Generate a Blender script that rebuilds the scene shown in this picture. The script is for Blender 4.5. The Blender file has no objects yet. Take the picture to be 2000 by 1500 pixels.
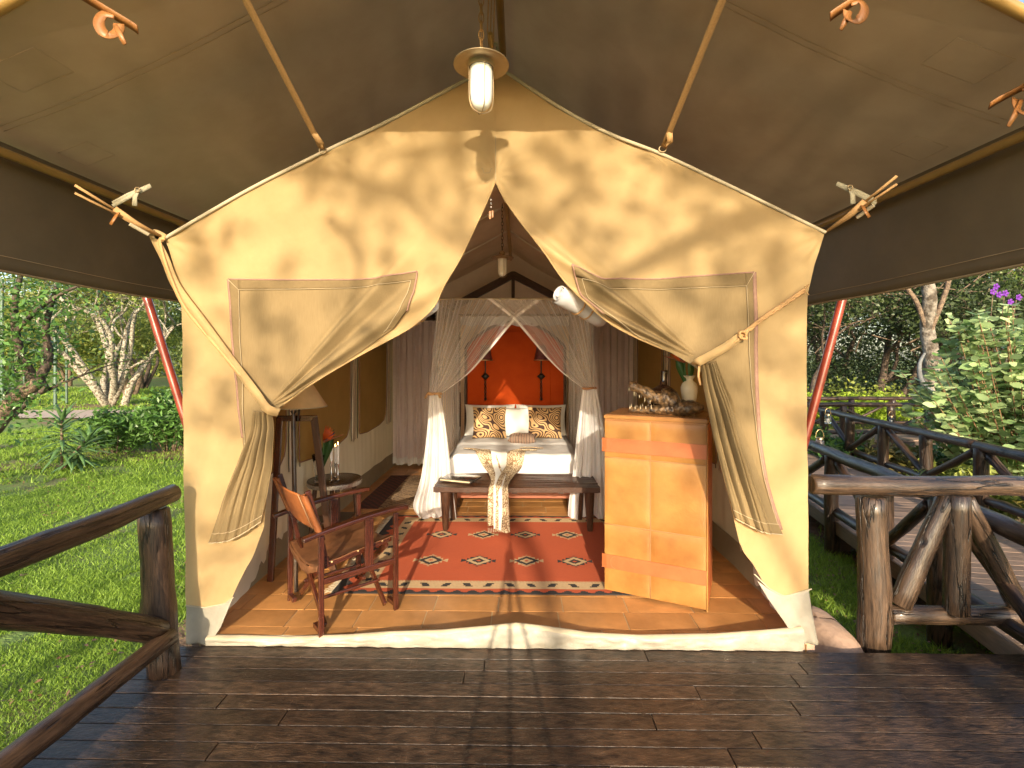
import bpy, math, random
import numpy as np
from mathutils import Vector, Matrix, noise

# ------------------------------------------------------------------ camera, sky, sun
SC = bpy.context.scene
COL = SC.collection
H, F, TH = 1.70, 950.0, math.atan(15 / 950.0)      # eye height, focal length in photo pixels, small yaw
cam_d = bpy.data.cameras.new('camera'); cam = bpy.data.objects.new('camera', cam_d); COL.objects.link(cam)
cam.location = (0, 0, H); cam.rotation_euler = (math.radians(90), 0, TH)
cam_d.sensor_width = 36; cam_d.lens = 36 * F / 2000.0; cam_d.shift_y = -50 / 2000.0
cam_d.clip_start = 0.05; cam_d.clip_end = 2000
SC.camera = cam
SUN_EL = math.radians(17.5)
SUN_DIR = Vector((-0.02, 1, 0)).normalized() * math.cos(SUN_EL) + Vector((0, 0, -math.sin(SUN_EL)))  # way the light travels
world = bpy.data.worlds.new('World'); SC.world = world; world.use_nodes = True
wn = world.node_tree.nodes; wl = world.node_tree.links
sky = wn.new('ShaderNodeTexSky'); sky.sky_type = 'NISHITA'; sky.sun_disc = False
sky.sun_elevation = SUN_EL; sky.sun_rotation = math.pi; sky.air_density = 1.0; sky.dust_density = 2.0
wl.new(sky.outputs[0], wn['Background'].inputs[0]); wn['Background'].inputs[1].default_value = 0.15
sun_d = bpy.data.lights.new('sun', 'SUN'); sun = bpy.data.objects.new('sun', sun_d); COL.objects.link(sun)
sun_d.energy = 3.5; sun_d.angle = math.radians(0.5); sun_d.color = (1.0, 0.85, 0.63)
sun.rotation_euler = SUN_DIR.to_track_quat('-Z', 'Y').to_euler(); sun.location = (0, -20, 12)
vs_ = SC.view_settings; vs_.view_transform = 'Standard'; vs_.look = 'None'; vs_.exposure = 1.35; vs_.gamma = 1
vs_.use_curve_mapping = False
cy = SC.cycles
cy.use_denoising = True; cy.max_bounces = 9; cy.diffuse_bounces = 5; cy.glossy_bounces = 4
cy.transparent_max_bounces = 24; cy.transmission_bounces = 5; cy.sample_clamp_indirect = 10; cy.caustics_reflective = True
cy.blur_glossy = 0.0

# ------------------------------------------------------------------ helpers
rnd = random.Random(7)
def ray(px, py):
    x = (px - 1000) / F; z = (700 - py) / F
    return Vector((x * math.cos(TH) - math.sin(TH), x * math.sin(TH) + math.cos(TH), z))
def onY(px, py, Y):
    d = ray(px, py); t = Y / d.y; return Vector((d.x * t, Y, H + d.z * t))
def onZ(px, py, Z):
    d = ray(px, py); t = (Z - H) / d.z; return Vector((d.x * t, d.y * t, Z))
def lerp(a, b, t): return a + (b - a) * t
def sm(a, b, x):
    t = min(1, max(0, (x - a) / (b - a))); return t * t * (3 - 2 * t)
def nz(x, y=0.0, z=0.0): return noise.noise(Vector((x, y, z)))
def poly_at(pts, t):
    """point at parameter t (0..1) of a polyline by equal index, Catmull-Rom smoothed"""
    n = len(pts) - 1; s = min(max(t, 0), 1) * n; i = min(int(s), n - 1); f = s - i
    p = [Vector(pts[max(0, min(n, k))]) for k in (i - 1, i, i + 1, i + 2)]
    return 0.5 * ((2 * p[1]) + (p[2] - p[0]) * f + (2 * p[0] - 5 * p[1] + 4 * p[2] - p[3]) * f * f + (3 * p[1] - p[0] - 3 * p[2] + p[3]) * f ** 3)
def smooth_line(pts, n): return [poly_at(pts, i / (n - 1)) for i in range(n)]

class MB:
    def __init__(s): s.v = []; s.f = []; s.uv = []; s.mi = []
    def add(s, vs, fs, uvs=None, mi=0):
        o = len(s.v); s.v += [tuple(v) for v in vs]
        for k, f in enumerate(fs):
            s.f.append(tuple(i + o for i in f)); s.mi.append(mi)
            s.uv += (uvs[k] if uvs else [(0, 0)] * len(f))
        return s
    def box(s, c, size, R=None, mi=0):
        c = Vector(c); hx, hy, hz = [a / 2 for a in size]; R = R or Matrix.Identity(3)
        L = [Vector((x, y, z)) for x in (-hx, hx) for y in (-hy, hy) for z in (-hz, hz)]
        vs = [c + R @ p for p in L]
        fs = [(0, 1, 3, 2), (4, 6, 7, 5), (0, 4, 5, 1), (2, 3, 7, 6), (0, 2, 6, 4), (1, 5, 7, 3)]
        ax = max(range(3), key=lambda i: size[i]); uvs = []
        for f in fs:
            P = [L[i] for i in f]; n = (P[1] - P[0]).cross(P[2] - P[0]); k = max(range(3), key=lambda i: abs(n[i]))
            o = [i for i in range(3) if i != k]
            vax = ax if ax in o else o[0]; uax = o[0] if o[1] == vax else o[1]
            uvs.append([(p[uax] + k * .37, p[vax]) for p in P])
        return s.add(vs, fs, uvs, mi)
    def beam(s, p0, p1, w, h, up=(0, 0, 1), mi=0):
        p0 = Vector(p0); p1 = Vector(p1); d = p1 - p0; L = d.length; y = d.normalized(); up = Vector(up)
        x = y.cross(up)
        if x.length < 1e-4: x = y.cross(Vector((1, 0, 0)))
        x.normalize(); z = x.cross(y)
        R = Matrix((x, y, z)).transposed()
        return s.box((p0 + p1) / 2, (w, L, h), R, mi)
    def tube(s, pts, rad, n=8, caps=True, mi=0, twist=0, flat=1.0):
        pts = [Vector(p) for p in pts]; N = len(pts)
        if not hasattr(rad, '__len__'): rad = [rad] * N
        vs = []; uvd = []; L = 0
        t0 = (pts[1] - pts[0]).normalized(); a = t0.orthogonal().normalized()
        for i, p in enumerate(pts):
            t = (pts[min(i + 1, N - 1)] - pts[max(i - 1, 0)]).normalized()
            a = (a - t * a.dot(t)); a = a.normalized() if a.length > 1e-6 else t.orthogonal().normalized()
            b = t.cross(a)
            if i: L += (pts[i] - pts[i - 1]).length
            for k in range(n):
                g = 2 * math.pi * k / n + twist * i
                vs.append(p + (a * math.cos(g) + b * math.sin(g) * flat) * rad[i])
            uvd.append(L)
        fs = []; uvs = []; R0 = max(rad)
        for i in range(N - 1):
            for k in range(n):
                k2 = (k + 1) % n
                fs.append((i * n + k, i * n + k2, (i + 1) * n + k2, (i + 1) * n + k))
                u0 = k / n * 6.28 * R0; u1 = (k + 1) / n * 6.28 * R0
                uvs.append([(u0, uvd[i]), (u1, uvd[i]), (u1, uvd[i + 1]), (u0, uvd[i + 1])])
        s.add(vs, fs, uvs, mi)
        if caps:
            for e, rev in ((0, True), (N - 1, False)):
                vv = vs[e * n:(e + 1) * n]; f = tuple(range(n)); f = f[::-1] if rev else f
                s.add(vv, [f], [[(v.x + v.y, v.z * .2) for v in ([vv[i] for i in f])]], mi)
        return s
    def lathe(s, prof, c=(0, 0, 0), n=24, M=None, mi=0):
        c = Vector(c); M = M or Matrix.Identity(3); vs = []; m = len(prof)
        for r, z in prof:
            for k in range(n):
                g = 2 * math.pi * k / n; vs.append(c + M @ Vector((r * math.cos(g), r * math.sin(g), z)))
        fs = []; uvs = []
        for i in range(m - 1):
            for k in range(n):
                k2 = (k + 1) % n; fs.append((i * n + k, i * n + k2, (i + 1) * n + k2, (i + 1) * n + k))
                uvs.append([(k / n, prof[i][1]), ((k + 1) / n, prof[i][1]), ((k + 1) / n, prof[i + 1][1]), (k / n, prof[i + 1][1])])
        return s.add(vs, fs, uvs, mi)
    def grid(s, fn, nu, nv, mi=None, su=1.0, sv=1.0):
        vs = [fn(i / nu, j / nv) for j in range(nv + 1) for i in range(nu + 1)]; w = nu + 1
        fs = []; uvs = []; o = len(s.v)
        s.v += [tuple(v) for v in vs]
        for j in range(nv):
            for i in range(nu):
                a = o + j * w + i
                s.f.append((a, a + 1, a + w + 1, a + w)); s.mi.append(mi(i, j) if callable(mi) else (mi or 0))
                u0, u1, v0, v1 = i / nu * su, (i + 1) / nu * su, j / nv * sv, (j + 1) / nv * sv
                s.uv += [(u0, v0), (u1, v0), (u1, v1), (u0, v1)]
        return s
    def ribbon(s, pts, w, nrm=(0, -1, 0), th=0.003, mi=0):
        pts = [Vector(p) for p in pts]; N = len(pts); nrm = Vector(nrm)
        if not hasattr(w, '__len__'): w = [w] * N
        P = []
        for i, p in enumerate(pts):
            t = (pts[min(i + 1, N - 1)] - pts[max(i - 1, 0)]).normalized(); b = t.cross(nrm)
            b = b.normalized() if b.length > 1e-5 else t.orthogonal().normalized()
            m = b.cross(t).normalized()
            P.append((p - b * w[i] / 2 + m * th / 2, p + b * w[i] / 2 + m * th / 2, p + b * w[i] / 2 - m * th / 2, p - b * w[i] / 2 - m * th / 2))
        vs = [q for r in P for q in r]; fs = []; uvs = []; L = 0
        for i in range(N - 1):
            dl = (pts[i + 1] - pts[i]).length
            for k in range(4):
                k2 = (k + 1) % 4; fs.append((i * 4 + k, i * 4 + k2, (i + 1) * 4 + k2, (i + 1) * 4 + k))
                uvs.append([(k * .05, L), (k * .05 + w[i], L), (k * .05 + w[i], L + dl), (k * .05, L + dl)])
            L += dl
        fs += [(0, 3, 2, 1), tuple((N - 1) * 4 + k for k in range(4))]; uvs += [[(0, 0)] * 4] * 2
        return s.add(vs, fs, uvs, mi)
    def poly(s, pts, th, nrm, mi=0):
        """flat polygon given thickness th along nrm"""
        pts = [Vector(p) for p in pts]; n = Vector(nrm) * th; N = len(pts)
        vs = pts + [p + n for p in pts]
        fs = [tuple(range(N))[::-1], tuple(range(N, 2 * N))] + [(i, (i + 1) % N, (i + 1) % N + N, i + N) for i in range(N)]
        e = pts[1] - pts[0]; e = e.normalized() if e.length else Vector((1, 0, 0)); b = Vector(nrm).cross(e)
        uvs = [[(b.dot(vs[i]), e.dot(vs[i])) for i in f] for f in fs]
        return s.add(vs, fs, uvs, mi)
    def log(s, p0, p1, r, r1=None, seed=None, n=12, bend=0.25):
        p0 = Vector(p0); p1 = Vector(p1); r1 = r1 or r; L = (p1 - p0).length; m = max(4, int(L / .09))
        sd = rnd.random() * 99 if seed is None else seed; d = (p1 - p0).normalized(); a = d.orthogonal().normalized(); b = d.cross(a)
        P = []; R = []
        for i in range(m + 1):
            t = i / m; q = p0.lerp(p1, t) + (a * nz(sd, t * L * 1.3) + b * nz(sd + 7, t * L * 1.3)) * r * bend * min(1, 4 * t * (1 - t) + .3)
            P.append(q); R.append(lerp(r, r1, t) * (1 + .10 * nz(sd + 3, t * L * 4)))
        P = [P[0]] + P + [P[-1]]; R = [R[0] * .80] + R + [R[-1] * .80]
        P[0] = P[1] - d * r * .12; P[-1] = P[-2] + d * r * .12
        o = len(s.v); s.tube(P, R, n)
        for i in range(o, len(s.v)):   # knots and flats
            v = Vector(s.v[i]); c = p0 + d * (v - p0).dot(d); e = v - c
            k = nz(v.x * 9 + sd, v.y * 9, v.z * 9) * .07 + max(0, nz(v.x * 5, v.y * 5 + sd, v.z * 5) - .35) * .5
            s.v[i] = tuple(c + e * (1 + k))
        return s
    def mesh(s, name, mats, smooth=True):
        me = bpy.data.meshes.new(name); me.from_pydata(s.v, [], s.f)
        uvl = me.uv_layers.new(name='UVMap')
        uvl.data.foreach_set('uv', np.array(s.uv, dtype=np.float32).ravel())
        for m in (mats if isinstance(mats, (list, tuple)) else [mats]): me.materials.append(m)
        if any(s.mi): me.polygons.foreach_set('material_index', s.mi)
        if smooth: me.polygons.foreach_set('use_smooth', [True] * len(me.polygons))
        me.update(); return me

def link(me, name, parent=None):
    o = bpy.data.objects.new(name, me); COL.objects.link(o)
    if parent:
        o.parent = parent
        if parent.type == 'EMPTY': o.matrix_parent_inverse = Matrix.Translation(-parent.location)
    return o
def build(mb, name, mats, parent=None, smooth=True, bevel=0, solid=0, sub=0, label=None):
    o = link(mb.mesh(name, mats, smooth), name, parent)
    if solid:
        m = o.modifiers.new('thick', 'SOLIDIFY'); m.thickness = solid; m.offset = 0
    if bevel:
        m = o.modifiers.new('bevel', 'BEVEL'); m.width = bevel; m.segments = 2; m.limit_method = 'ANGLE'; m.angle_limit = math.radians(40)
        m.harden_normals = False
    if sub:
        m = o.modifiers.new('sub', 'SUBSURF'); m.levels = sub; m.render_levels = sub
    if label: o['label'] = label
    return o
def tag(o, label, cat, group=None, kind=None):
    if label: o['label'] = label
    if cat: o['category'] = cat
    if group: o['group'] = group
    if kind: o['kind'] = kind
    return o
def thing(name, label, cat, loc, group=None):
    o = bpy.data.objects.new(name, None); COL.objects.link(o); o.location = loc; o.empty_display_size = .1
    return tag(o, label, cat, group)
def struct(o): o['kind'] = 'structure'; return o
def copy_tree(o, loc, rz=0, scale=1, label=None):
    r = o.copy(); COL.objects.link(r); r.location = loc; r.rotation_euler = (0, 0, rz); r.scale = (scale,) * 3
    if label: r['label'] = label
    def rec(src, dst):
        for ch in src.children:
            c = ch.copy(); COL.objects.link(c); c.parent = dst; rec(ch, c)
    rec(o, r); return r

def quads_mesh(name, V, mat, nper=4):
    """V: (N, nper, 3) array, one face each"""
    N = V.shape[0]; me = bpy.data.meshes.new(name)
    me.vertices.add(N * nper); me.vertices.foreach_set('co', V.astype(np.float32).ravel())
    me.loops.add(N * nper); me.loops.foreach_set('vertex_index', np.arange(N * nper, dtype=np.int32))
    me.polygons.add(N); me.polygons.foreach_set('loop_start', np.arange(0, N * nper, nper, dtype=np.int32))
    me.polygons.foreach_set('loop_total', np.full(N, nper, dtype=np.int32))
    me.materials.append(mat); me.update(calc_edges=True); return me
def leaf_array(C, size, elong=2.2, rng=None, flat=0.0, n=4, var=.4, dirs=None):
    """leaf faces at centres C; flat 0..1 biases leaf normals upward"""
    N = len(C); g = rng
    a = g.normal(size=(N, 3)); 
    if dirs is not None: a = dirs + a * .35
    a[:, 2] *= (1 - flat * .8); a /= np.linalg.norm(a, axis=1)[:, None]
    up = np.tile([0, 0, 1.0], (N, 1)) * flat * 2 + g.normal(size=(N, 3)) * (1 - flat * .7)
    b = np.cross(up, a); b /= np.linalg.norm(b, axis=1)[:, None] + 1e-9
    c = np.cross(a, b)
    s = size * (1 + var * (g.random(N) - .5) * 2); L = (s)[:, None]; W = (s / elong)[:, None]
    if n == 4:
        P = [C - a * L * .5, C + b * W * .5 - a * L * .05 + c * W * .15, C + a * L * .5 - c * L * .08, C - b * W * .5 - a * L * .05 + c * W * .15]
    else:
        P = [C - a * L * .5, C - a * L * .2 + b * W * .42, C + a * L * .15 + b * W * .5, C + a * L * .42 + b * W * .22, C + a * L * .55,
             C + a * L * .42 - b * W * .22, C + a * L * .15 - b * W * .5, C - a * L * .2 - b * W * .42]
        P = [p + c * L * (.08 if i in (0, 4) else 0) for i, p in enumerate(P)]
    return np.stack(P, axis=1)

# ------------------------------------------------------------------ materials
MATS = {}
def nodemat(name):
    m = bpy.data.materials.new(name); m.use_nodes = True; nt = m.node_tree
    return m, nt.nodes, nt.links, nt.nodes['Principled BSDF']
def rgb(c): return (c[0], c[1], c[2], 1)
def mat(name, c1, c2=None, rough=.6, scale=6, stretch=(1, 1, 1), bump=.1, bscale=80, bdist=.004, coord='Object', metal=0, spec=.5,
        detail=6, lo=.3, hi=.7, objvar=0.0, trans=0.0, alpha=1.0, coat=0, sheen=0, patch=0, pscale=1.2, rvar=0, weave=0, emis=0, wsc=1400):
    if name in MATS: return MATS[name]
    m, N, L, b = nodemat(name); c2 = c2 or tuple(x * .75 for x in c1)
    tc = N.new('ShaderNodeTexCoord'); mp = N.new('ShaderNodeMapping'); mp.inputs['Scale'].default_value = stretch
    L.new(tc.outputs[coord], mp.inputs[0])
    oi = N.new('ShaderNodeObjectInfo'); mu = N.new('ShaderNodeMath'); mu.operation = 'MULTIPLY'; mu.inputs[1].default_value = 37
    L.new(oi.outputs['Random'], mu.inputs[0]); cx = N.new('ShaderNodeCombineXYZ')
    if objvar: L.new(mu.outputs[0], cx.inputs[0]); L.new(mu.outputs[0], cx.inputs[1]); L.new(cx.outputs[0], mp.inputs['Location'])
    n1 = N.new('ShaderNodeTexNoise'); n1.inputs['Scale'].default_value = scale; n1.inputs['Detail'].default_value = detail
    n1.inputs['Roughness'].default_value = .62; L.new(mp.outputs[0], n1.inputs['Vector'])
    cr = N.new('ShaderNodeValToRGB'); cr.color_ramp.elements[0].position = lo; cr.color_ramp.elements[1].position = hi
    cr.color_ramp.elements[0].color = rgb(c2); cr.color_ramp.elements[1].color = rgb(c1); L.new(n1.outputs[0], cr.inputs[0])
    out = cr.outputs[0]
    if patch:
        n3 = N.new('ShaderNodeTexNoise'); n3.inputs['Scale'].default_value = pscale; n3.inputs['Detail'].default_value = 4
        L.new(tc.outputs['Object'], n3.inputs['Vector']); mr = N.new('ShaderNodeMapRange'); mr.inputs[1].default_value = .35; mr.inputs[2].default_value = .65
        mr.inputs[3].default_value = 1 - patch; mr.inputs[4].default_value = 1 + patch * .5; L.new(n3.outputs[0], mr.inputs[0])
        hs = N.new('ShaderNodeHueSaturation'); L.new(mr.outputs[0], hs.inputs['Value']); L.new(out, hs.inputs['Color']); out = hs.outputs[0]
    if objvar:
        mr = N.new('ShaderNodeMapRange'); mr.inputs[3].default_value = 1 - objvar; mr.inputs[4].default_value = 1 + objvar
        L.new(oi.outputs['Random'], mr.inputs[0]); hs = N.new('ShaderNodeHueSaturation'); L.new(mr.outputs[0], hs.inputs['Value']); L.new(out, hs.inputs['Color']); out = hs.outputs[0]
    L.new(out, b.inputs['Base Color'])
    b.inputs['Roughness'].default_value = rough; b.inputs['Metallic'].default_value = metal; b.inputs['Specular IOR Level'].default_value = spec
    b.inputs['Coat Weight'].default_value = coat; b.inputs['Coat Roughness'].default_value = .13
    if sheen: b.inputs['Sheen Weight'].default_value = sheen
    if rvar:
        mr = N.new('ShaderNodeMapRange'); mr.inputs[1].default_value = .3; mr.inputs[2].default_value = .7
        mr.inputs[3].default_value = rough + rvar; mr.inputs[4].default_value = max(.05, rough - rvar); L.new(n1.outputs[0], mr.inputs[0]); L.new(mr.outputs[0], b.inputs['Roughness'])
    if bump:
        n2 = N.new('ShaderNodeTexNoise'); n2.inputs['Scale'].default_value = bscale; n2.inputs['Detail'].default_value = 5; L.new(mp.outputs[0], n2.inputs['Vector'])
        bp = N.new('ShaderNodeBump'); bp.inputs['Strength'].default_value = bump; bp.inputs['Distance'].default_value = bdist; L.new(n2.outputs[0], bp.inputs['Height'])
        L.new(bp.outputs[0], b.inputs['Normal'])
        if weave:
            w = N.new('ShaderNodeTexChecker'); w.inputs['Scale'].default_value = wsc; L.new(tc.outputs[coord], w.inputs['Vector'])
            b2 = N.new('ShaderNodeBump'); b2.inputs['Strength'].default_value = weave; b2.inputs['Distance'].default_value = .001
            L.new(w.outputs['Fac'], b2.inputs['Height']); L.new(bp.outputs[0], b2.inputs['Normal']); L.new(b2.outputs[0], b.inputs['Normal'])
    if trans:
        t = N.new('ShaderNodeBsdfTranslucent'); L.new(out, t.inputs[0]); mx = N.new('ShaderNodeMixShader'); mx.inputs[0].default_value = trans
        L.new(b.outputs[0], mx.inputs[1]); L.new(t.outputs[0], mx.inputs[2]); L.new(mx.outputs[0], N['Material Output'].inputs[0])
    if emis: b.inputs['Emission Color'].default_value = rgb(c1); b.inputs['Emission Strength'].default_value = emis
    MATS[name] = m; return m
def leafmat(name, c1, c2, c3=None, trans=.35, rough=.5, hue=0):
    m, N, L, b = nodemat(name); g = N.new('ShaderNodeNewGeometry'); cr = N.new('ShaderNodeValToRGB')
    cr.color_ramp.elements[0].color = rgb(c2); cr.color_ramp.elements[1].color = rgb(c1)
    if c3: e = cr.color_ramp.elements.new(.93); e.color = rgb(c3); cr.color_ramp.elements[1].position = .86; cr.color_ramp.elements[1].color = rgb(c1)
    L.new(g.outputs['Random Per Island'], cr.inputs[0]); L.new(cr.outputs[0], b.inputs['Base Color']); b.inputs['Roughness'].default_value = rough
    t = N.new('ShaderNodeBsdfTranslucent'); L.new(cr.outputs[0], t.inputs[0]); mx = N.new('ShaderNodeMixShader'); mx.inputs[0].default_value = trans
    L.new(b.outputs[0], mx.inputs[1]); L.new(t.outputs[0], mx.inputs[2]); L.new(mx.outputs[0], N['Material Output'].inputs[0]); return m

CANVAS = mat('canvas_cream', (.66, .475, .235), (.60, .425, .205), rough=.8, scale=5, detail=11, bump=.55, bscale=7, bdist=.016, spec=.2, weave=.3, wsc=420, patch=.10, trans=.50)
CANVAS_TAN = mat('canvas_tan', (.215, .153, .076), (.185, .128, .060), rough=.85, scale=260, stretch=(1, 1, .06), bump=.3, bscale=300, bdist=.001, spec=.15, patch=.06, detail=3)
HEMTAN = mat('canvas_tan_hem', (.18, .125, .06), (.15, .105, .05), rough=.85, scale=60, spec=.15, bump=.2)
PIPING = mat('piping_cream', (.46, .38, .25), rough=.7)
STITCH = mat('stitch_thread', (.48, .37, .22), rough=.8)
BINDING = mat('binding_brown', (.30, .17, .12), (.22, .12, .08), rough=.8, scale=40)
PVC = mat('skirt_grey_pvc', (.33, .30, .24), (.24, .215, .17), rough=.42, scale=6, detail=10, bump=.5, bscale=9, bdist=.02, spec=.5, patch=.2)
FLYV = mat('valance_brown', (.20, .145, .088), (.155, .115, .07), rough=.5, scale=2.5, bump=.35, bscale=5, bdist=.012, spec=.35, patch=.12, weave=.1, wsc=900)
FLY = mat('fly_brown', (.53, .385, .225), (.45, .32, .18), rough=.5, scale=2.5, bump=.35, bscale=5, bdist=.012, spec=.35, patch=.12, pscale=.6, weave=.1, wsc=900, trans=.07)
FLYSEAM = mat('fly_seam', (.56, .40, .24), rough=.6)
STRAP = mat('webbing_orange', (.46, .27, .11), (.36, .20, .075), rough=.75, scale=120, bump=.3, bscale=400, bdist=.001)
STRAPG = mat('webbing_grey', (.40, .36, .25), rough=.8, scale=80)
LEATHER_O = mat('leather_tan', (.36, .155, .045), (.22, .085, .022), rough=.45, scale=10, bump=.2, bscale=120)
POLE = mat('pole_ochre', (.42, .25, .07), (.30, .17, .05), rough=.35, scale=4, coat=.2)
REDPOLE = mat('pole_red', (.34, .055, .03), (.25, .04, .022), rough=.33, scale=8, coat=.3)
LINER = mat('liner_cream', (.82, .74, .60), (.76, .68, .54), rough=.85, scale=2, bump=.3, bscale=5, bdist=.01, patch=.06, spec=.15, trans=.3)
LINERB = mat('liner_brown', (.80, .63, .46), (.70, .54, .38), rough=.85, scale=3, bump=.3, bscale=6, bdist=.01, spec=.15, trans=.25)
WINB = mat('window_flap_brown', (.50, .32, .10), (.42, .27, .08), rough=.7, scale=3, bump=.2, bscale=10, spec=.2, patch=.1, trans=.35)
SKIRTB = mat('inner_skirt', (.28, .22, .13), (.22, .17, .10), rough=.7, scale=5, patch=.15)
CURT = mat('curtain_lilac', (.66, .57, .56), (.60, .51, .50), rough=.8, scale=6, bump=.1, trans=.25)
LOGM = mat('log_dark', (.070, .040, .024), (.009, .005, .004), spec=.35, rough=.34, scale=5, stretch=(14, 1.2, 1), coord='UV', bump=.5, bscale=22, bdist=.006, objvar=.3, coat=.15, lo=.35, hi=.68, rvar=.08)
LOGL = mat('log_light', (.11, .068, .042), (.010, .006, .004), rough=.27, scale=4.5, stretch=(14, 1.1, 1), coord='UV', bump=.5, bscale=22, bdist=.006, objvar=.2, coat=.2, lo=.32, hi=.7, rvar=.08)
DECKM = mat('deck_board', (.075, .043, .025), (.009, .0055, .004), rough=.36, scale=8, stretch=(5, 1.3, 1), coord='UV', bump=.8, bscale=22, spec=.38, bdist=.007, objvar=.35, lo=.34, hi=.7, patch=.3, pscale=2.5, rvar=.12, coat=.1)
WALKM = mat('walk_board', (.27, .18, .13), (.15, .10, .07), rough=.5, scale=7, stretch=(9, .9, 1), coord='UV', bump=.4, bscale=20, objvar=.3, patch=.2)
JOIST = mat('joist_dark', (.05, .03, .02), rough=.7)
TILE = mat('sandstone_tile', (.52, .25, .085), (.34, .155, .048), rough=.34, scale=5, bump=.3, bscale=28, bdist=.004, objvar=.16, patch=.18, pscale=2.2, detail=10)
GROUT = mat('grout_pale', (.50, .38, .22), rough=.8)
WOODR = mat('wood_mahogany', (.075, .018, .008), (.028, .008, .004), rough=.25, scale=8, stretch=(12, 1, 1), coord='UV', bump=.1, bscale=20, coat=.5, objvar=.15)
WOODD = mat('wood_dark', (.085, .035, .016), (.018, .008, .005), rough=.38, spec=.35, scale=8, stretch=(12, 1, 1), coord='UV', bump=.6, bscale=25, coat=.05, objvar=.1, bdist=.006)
LEATHER = mat('leather_brown', (.20, .085, .035), (.06, .026, .012), rough=.42, scale=5, bump=.15, bscale=90, lo=.3, hi=.65)
BRASS = mat('brass', (.55, .40, .2), rough=.35, metal=1)
BRONZE = mat('lamp_bronze', (.42, .31, .18), (.34, .25, .14), rough=.45, metal=.7, scale=14, bump=.15)
STEEL = mat('steel', (.6, .58, .55), rough=.2, metal=1)
BLACK = mat('black_metal', (.03, .022, .018), rough=.4, metal=.4)
HIDE = mat('hide_parchment', (.33, .165, .042), (.21, .078, .014), rough=.42, scale=2.4, bump=.2, bscale=50, patch=.13, pscale=4, detail=9, spec=.4)
HIDETOP = mat('hide_top', (.30, .14, .05), (.22, .09, .03), rough=.25, scale=5)
STITCHB = mat('seam_brown', (.28, .14, .05), rough=.7)
ORLEATHER = mat('leather_orange', (.36, .10, .03), (.30, .075, .02), rough=.45, scale=7, bump=.1)
RED = mat('headboard_red', (.40, .055, .007), (.33, .04, .005), spec=.08, rough=.8, scale=4, bump=.1)
SHEET = mat('sheet_white', (.58, .57, .57), (.52, .51, .51), rough=.8, scale=5, bump=.25, bscale=9, bdist=.01, spec=.2)
PILLOW = mat('pillow_white', (.66, .65, .63), (.62, .61, .59), rough=.8, scale=5, bump=.2, bscale=20, bdist=.006, spec=.2)
TABLE = mat('table_wood', (.10, .06, .035), (.035, .022, .015), rough=.25, scale=14, bump=.4, bscale=60)
CANDLE = mat('candle_wax', (.85, .82, .76), rough=.45)
FLAME = mat('candle_flame', (1, .55, .15), rough=.5, emis=14)
CERAMIC = mat('vase_cream', (.70, .62, .45), (.66, .58, .42), rough=.35, scale=3, bump=.1)
PETAL = mat('petal_orange', (.75, .13, .02), rough=.5, trans=.3)
PETALB = mat('petal_blue', (.03, .02, .12), rough=.5)
LEAFG = mat('flower_leaf', (.05, .14, .03), (.03, .09, .02), rough=.4)
SHADE = mat('lampshade_cream', (.80, .55, .28), rough=.8, trans=.3)
STONE = mat('stone_pink', (.46, .31, .22), (.30, .19, .13), rough=.75, scale=6, bump=.5, bscale=14, bdist=.02)
GREENP = mat('post_green', (.085, .14, .10), (.06, .10, .075), rough=.5, scale=6)
def glass(name, col, rough, ior=1.45, mixc=None, mix=0):
    m, N, L, b = nodemat(name); b.inputs['Base Color'].default_value = rgb(col); b.inputs['Transmission Weight'].default_value = 1
    b.inputs['Roughness'].default_value = rough; b.inputs['IOR'].default_value = ior; return m
GLASS = glass('clear_glass', (.95, .97, .95), .02)
def frosted():
    m, N, L, b = nodemat('frosted_glass'); b.inputs['Base Color'].default_value = (.86, .87, .80, 1); b.inputs['Roughness'].default_value = .18
    b.inputs['Subsurface Weight'].default_value = .4; b.inputs['Subsurface Radius'].default_value = (.05, .05, .05); b.inputs['Coat Weight'].default_value = .5
    return m
FROST = frosted()
def sheer(name, col, dens, strands, lo=.25):
    """see-through netting: woven strands over holes"""
    m, N, L, b = nodemat(name); b.inputs['Base Color'].default_value = rgb(col); b.inputs['Roughness'].default_value = .9; b.inputs['Specular IOR Level'].default_value = .1
    tc = N.new('ShaderNodeTexCoord'); mp = N.new('ShaderNodeMapping'); mp.inputs['Scale'].default_value = (strands, .12, 1); L.new(tc.outputs['UV'], mp.inputs[0])
    n = N.new('ShaderNodeTexNoise'); n.inputs['Scale'].default_value = 1; n.inputs['Detail'].default_value = 3; L.new(mp.outputs[0], n.inputs['Vector'])
    mr = N.new('ShaderNodeMapRange'); mr.inputs[1].default_value = .38; mr.inputs[2].default_value = .62; mr.inputs[3].default_value = lo; mr.inputs[4].default_value = dens
    L.new(n.outputs[0], mr.inputs[0])
    tl = N.new('ShaderNodeBsdfTranslucent'); tl.inputs[0].default_value = rgb(col); m1 = N.new('ShaderNodeMixShader'); m1.inputs[0].default_value = .35
    L.new(b.outputs[0], m1.inputs[1]); L.new(tl.outputs[0], m1.inputs[2])
    tr = N.new('ShaderNodeBsdfTransparent'); m2 = N.new('ShaderNodeMixShader'); L.new(mr.outputs[0], m2.inputs[0])
    L.new(tr.outputs[0], m2.inputs[1]); L.new(m1.outputs[0], m2.inputs[2]); L.new(m2.outputs[0], N['Material Output'].inputs[0]); return m
NET = sheer('net_sheer', (.96, .94, .93), .46, 60, .07)
NETD = sheer('net_gathered', (.88, .86, .86), 1.0, 45, .68)
NETT = sheer('net_top', (.72, .66, .58), .55, 60, .15)
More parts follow.
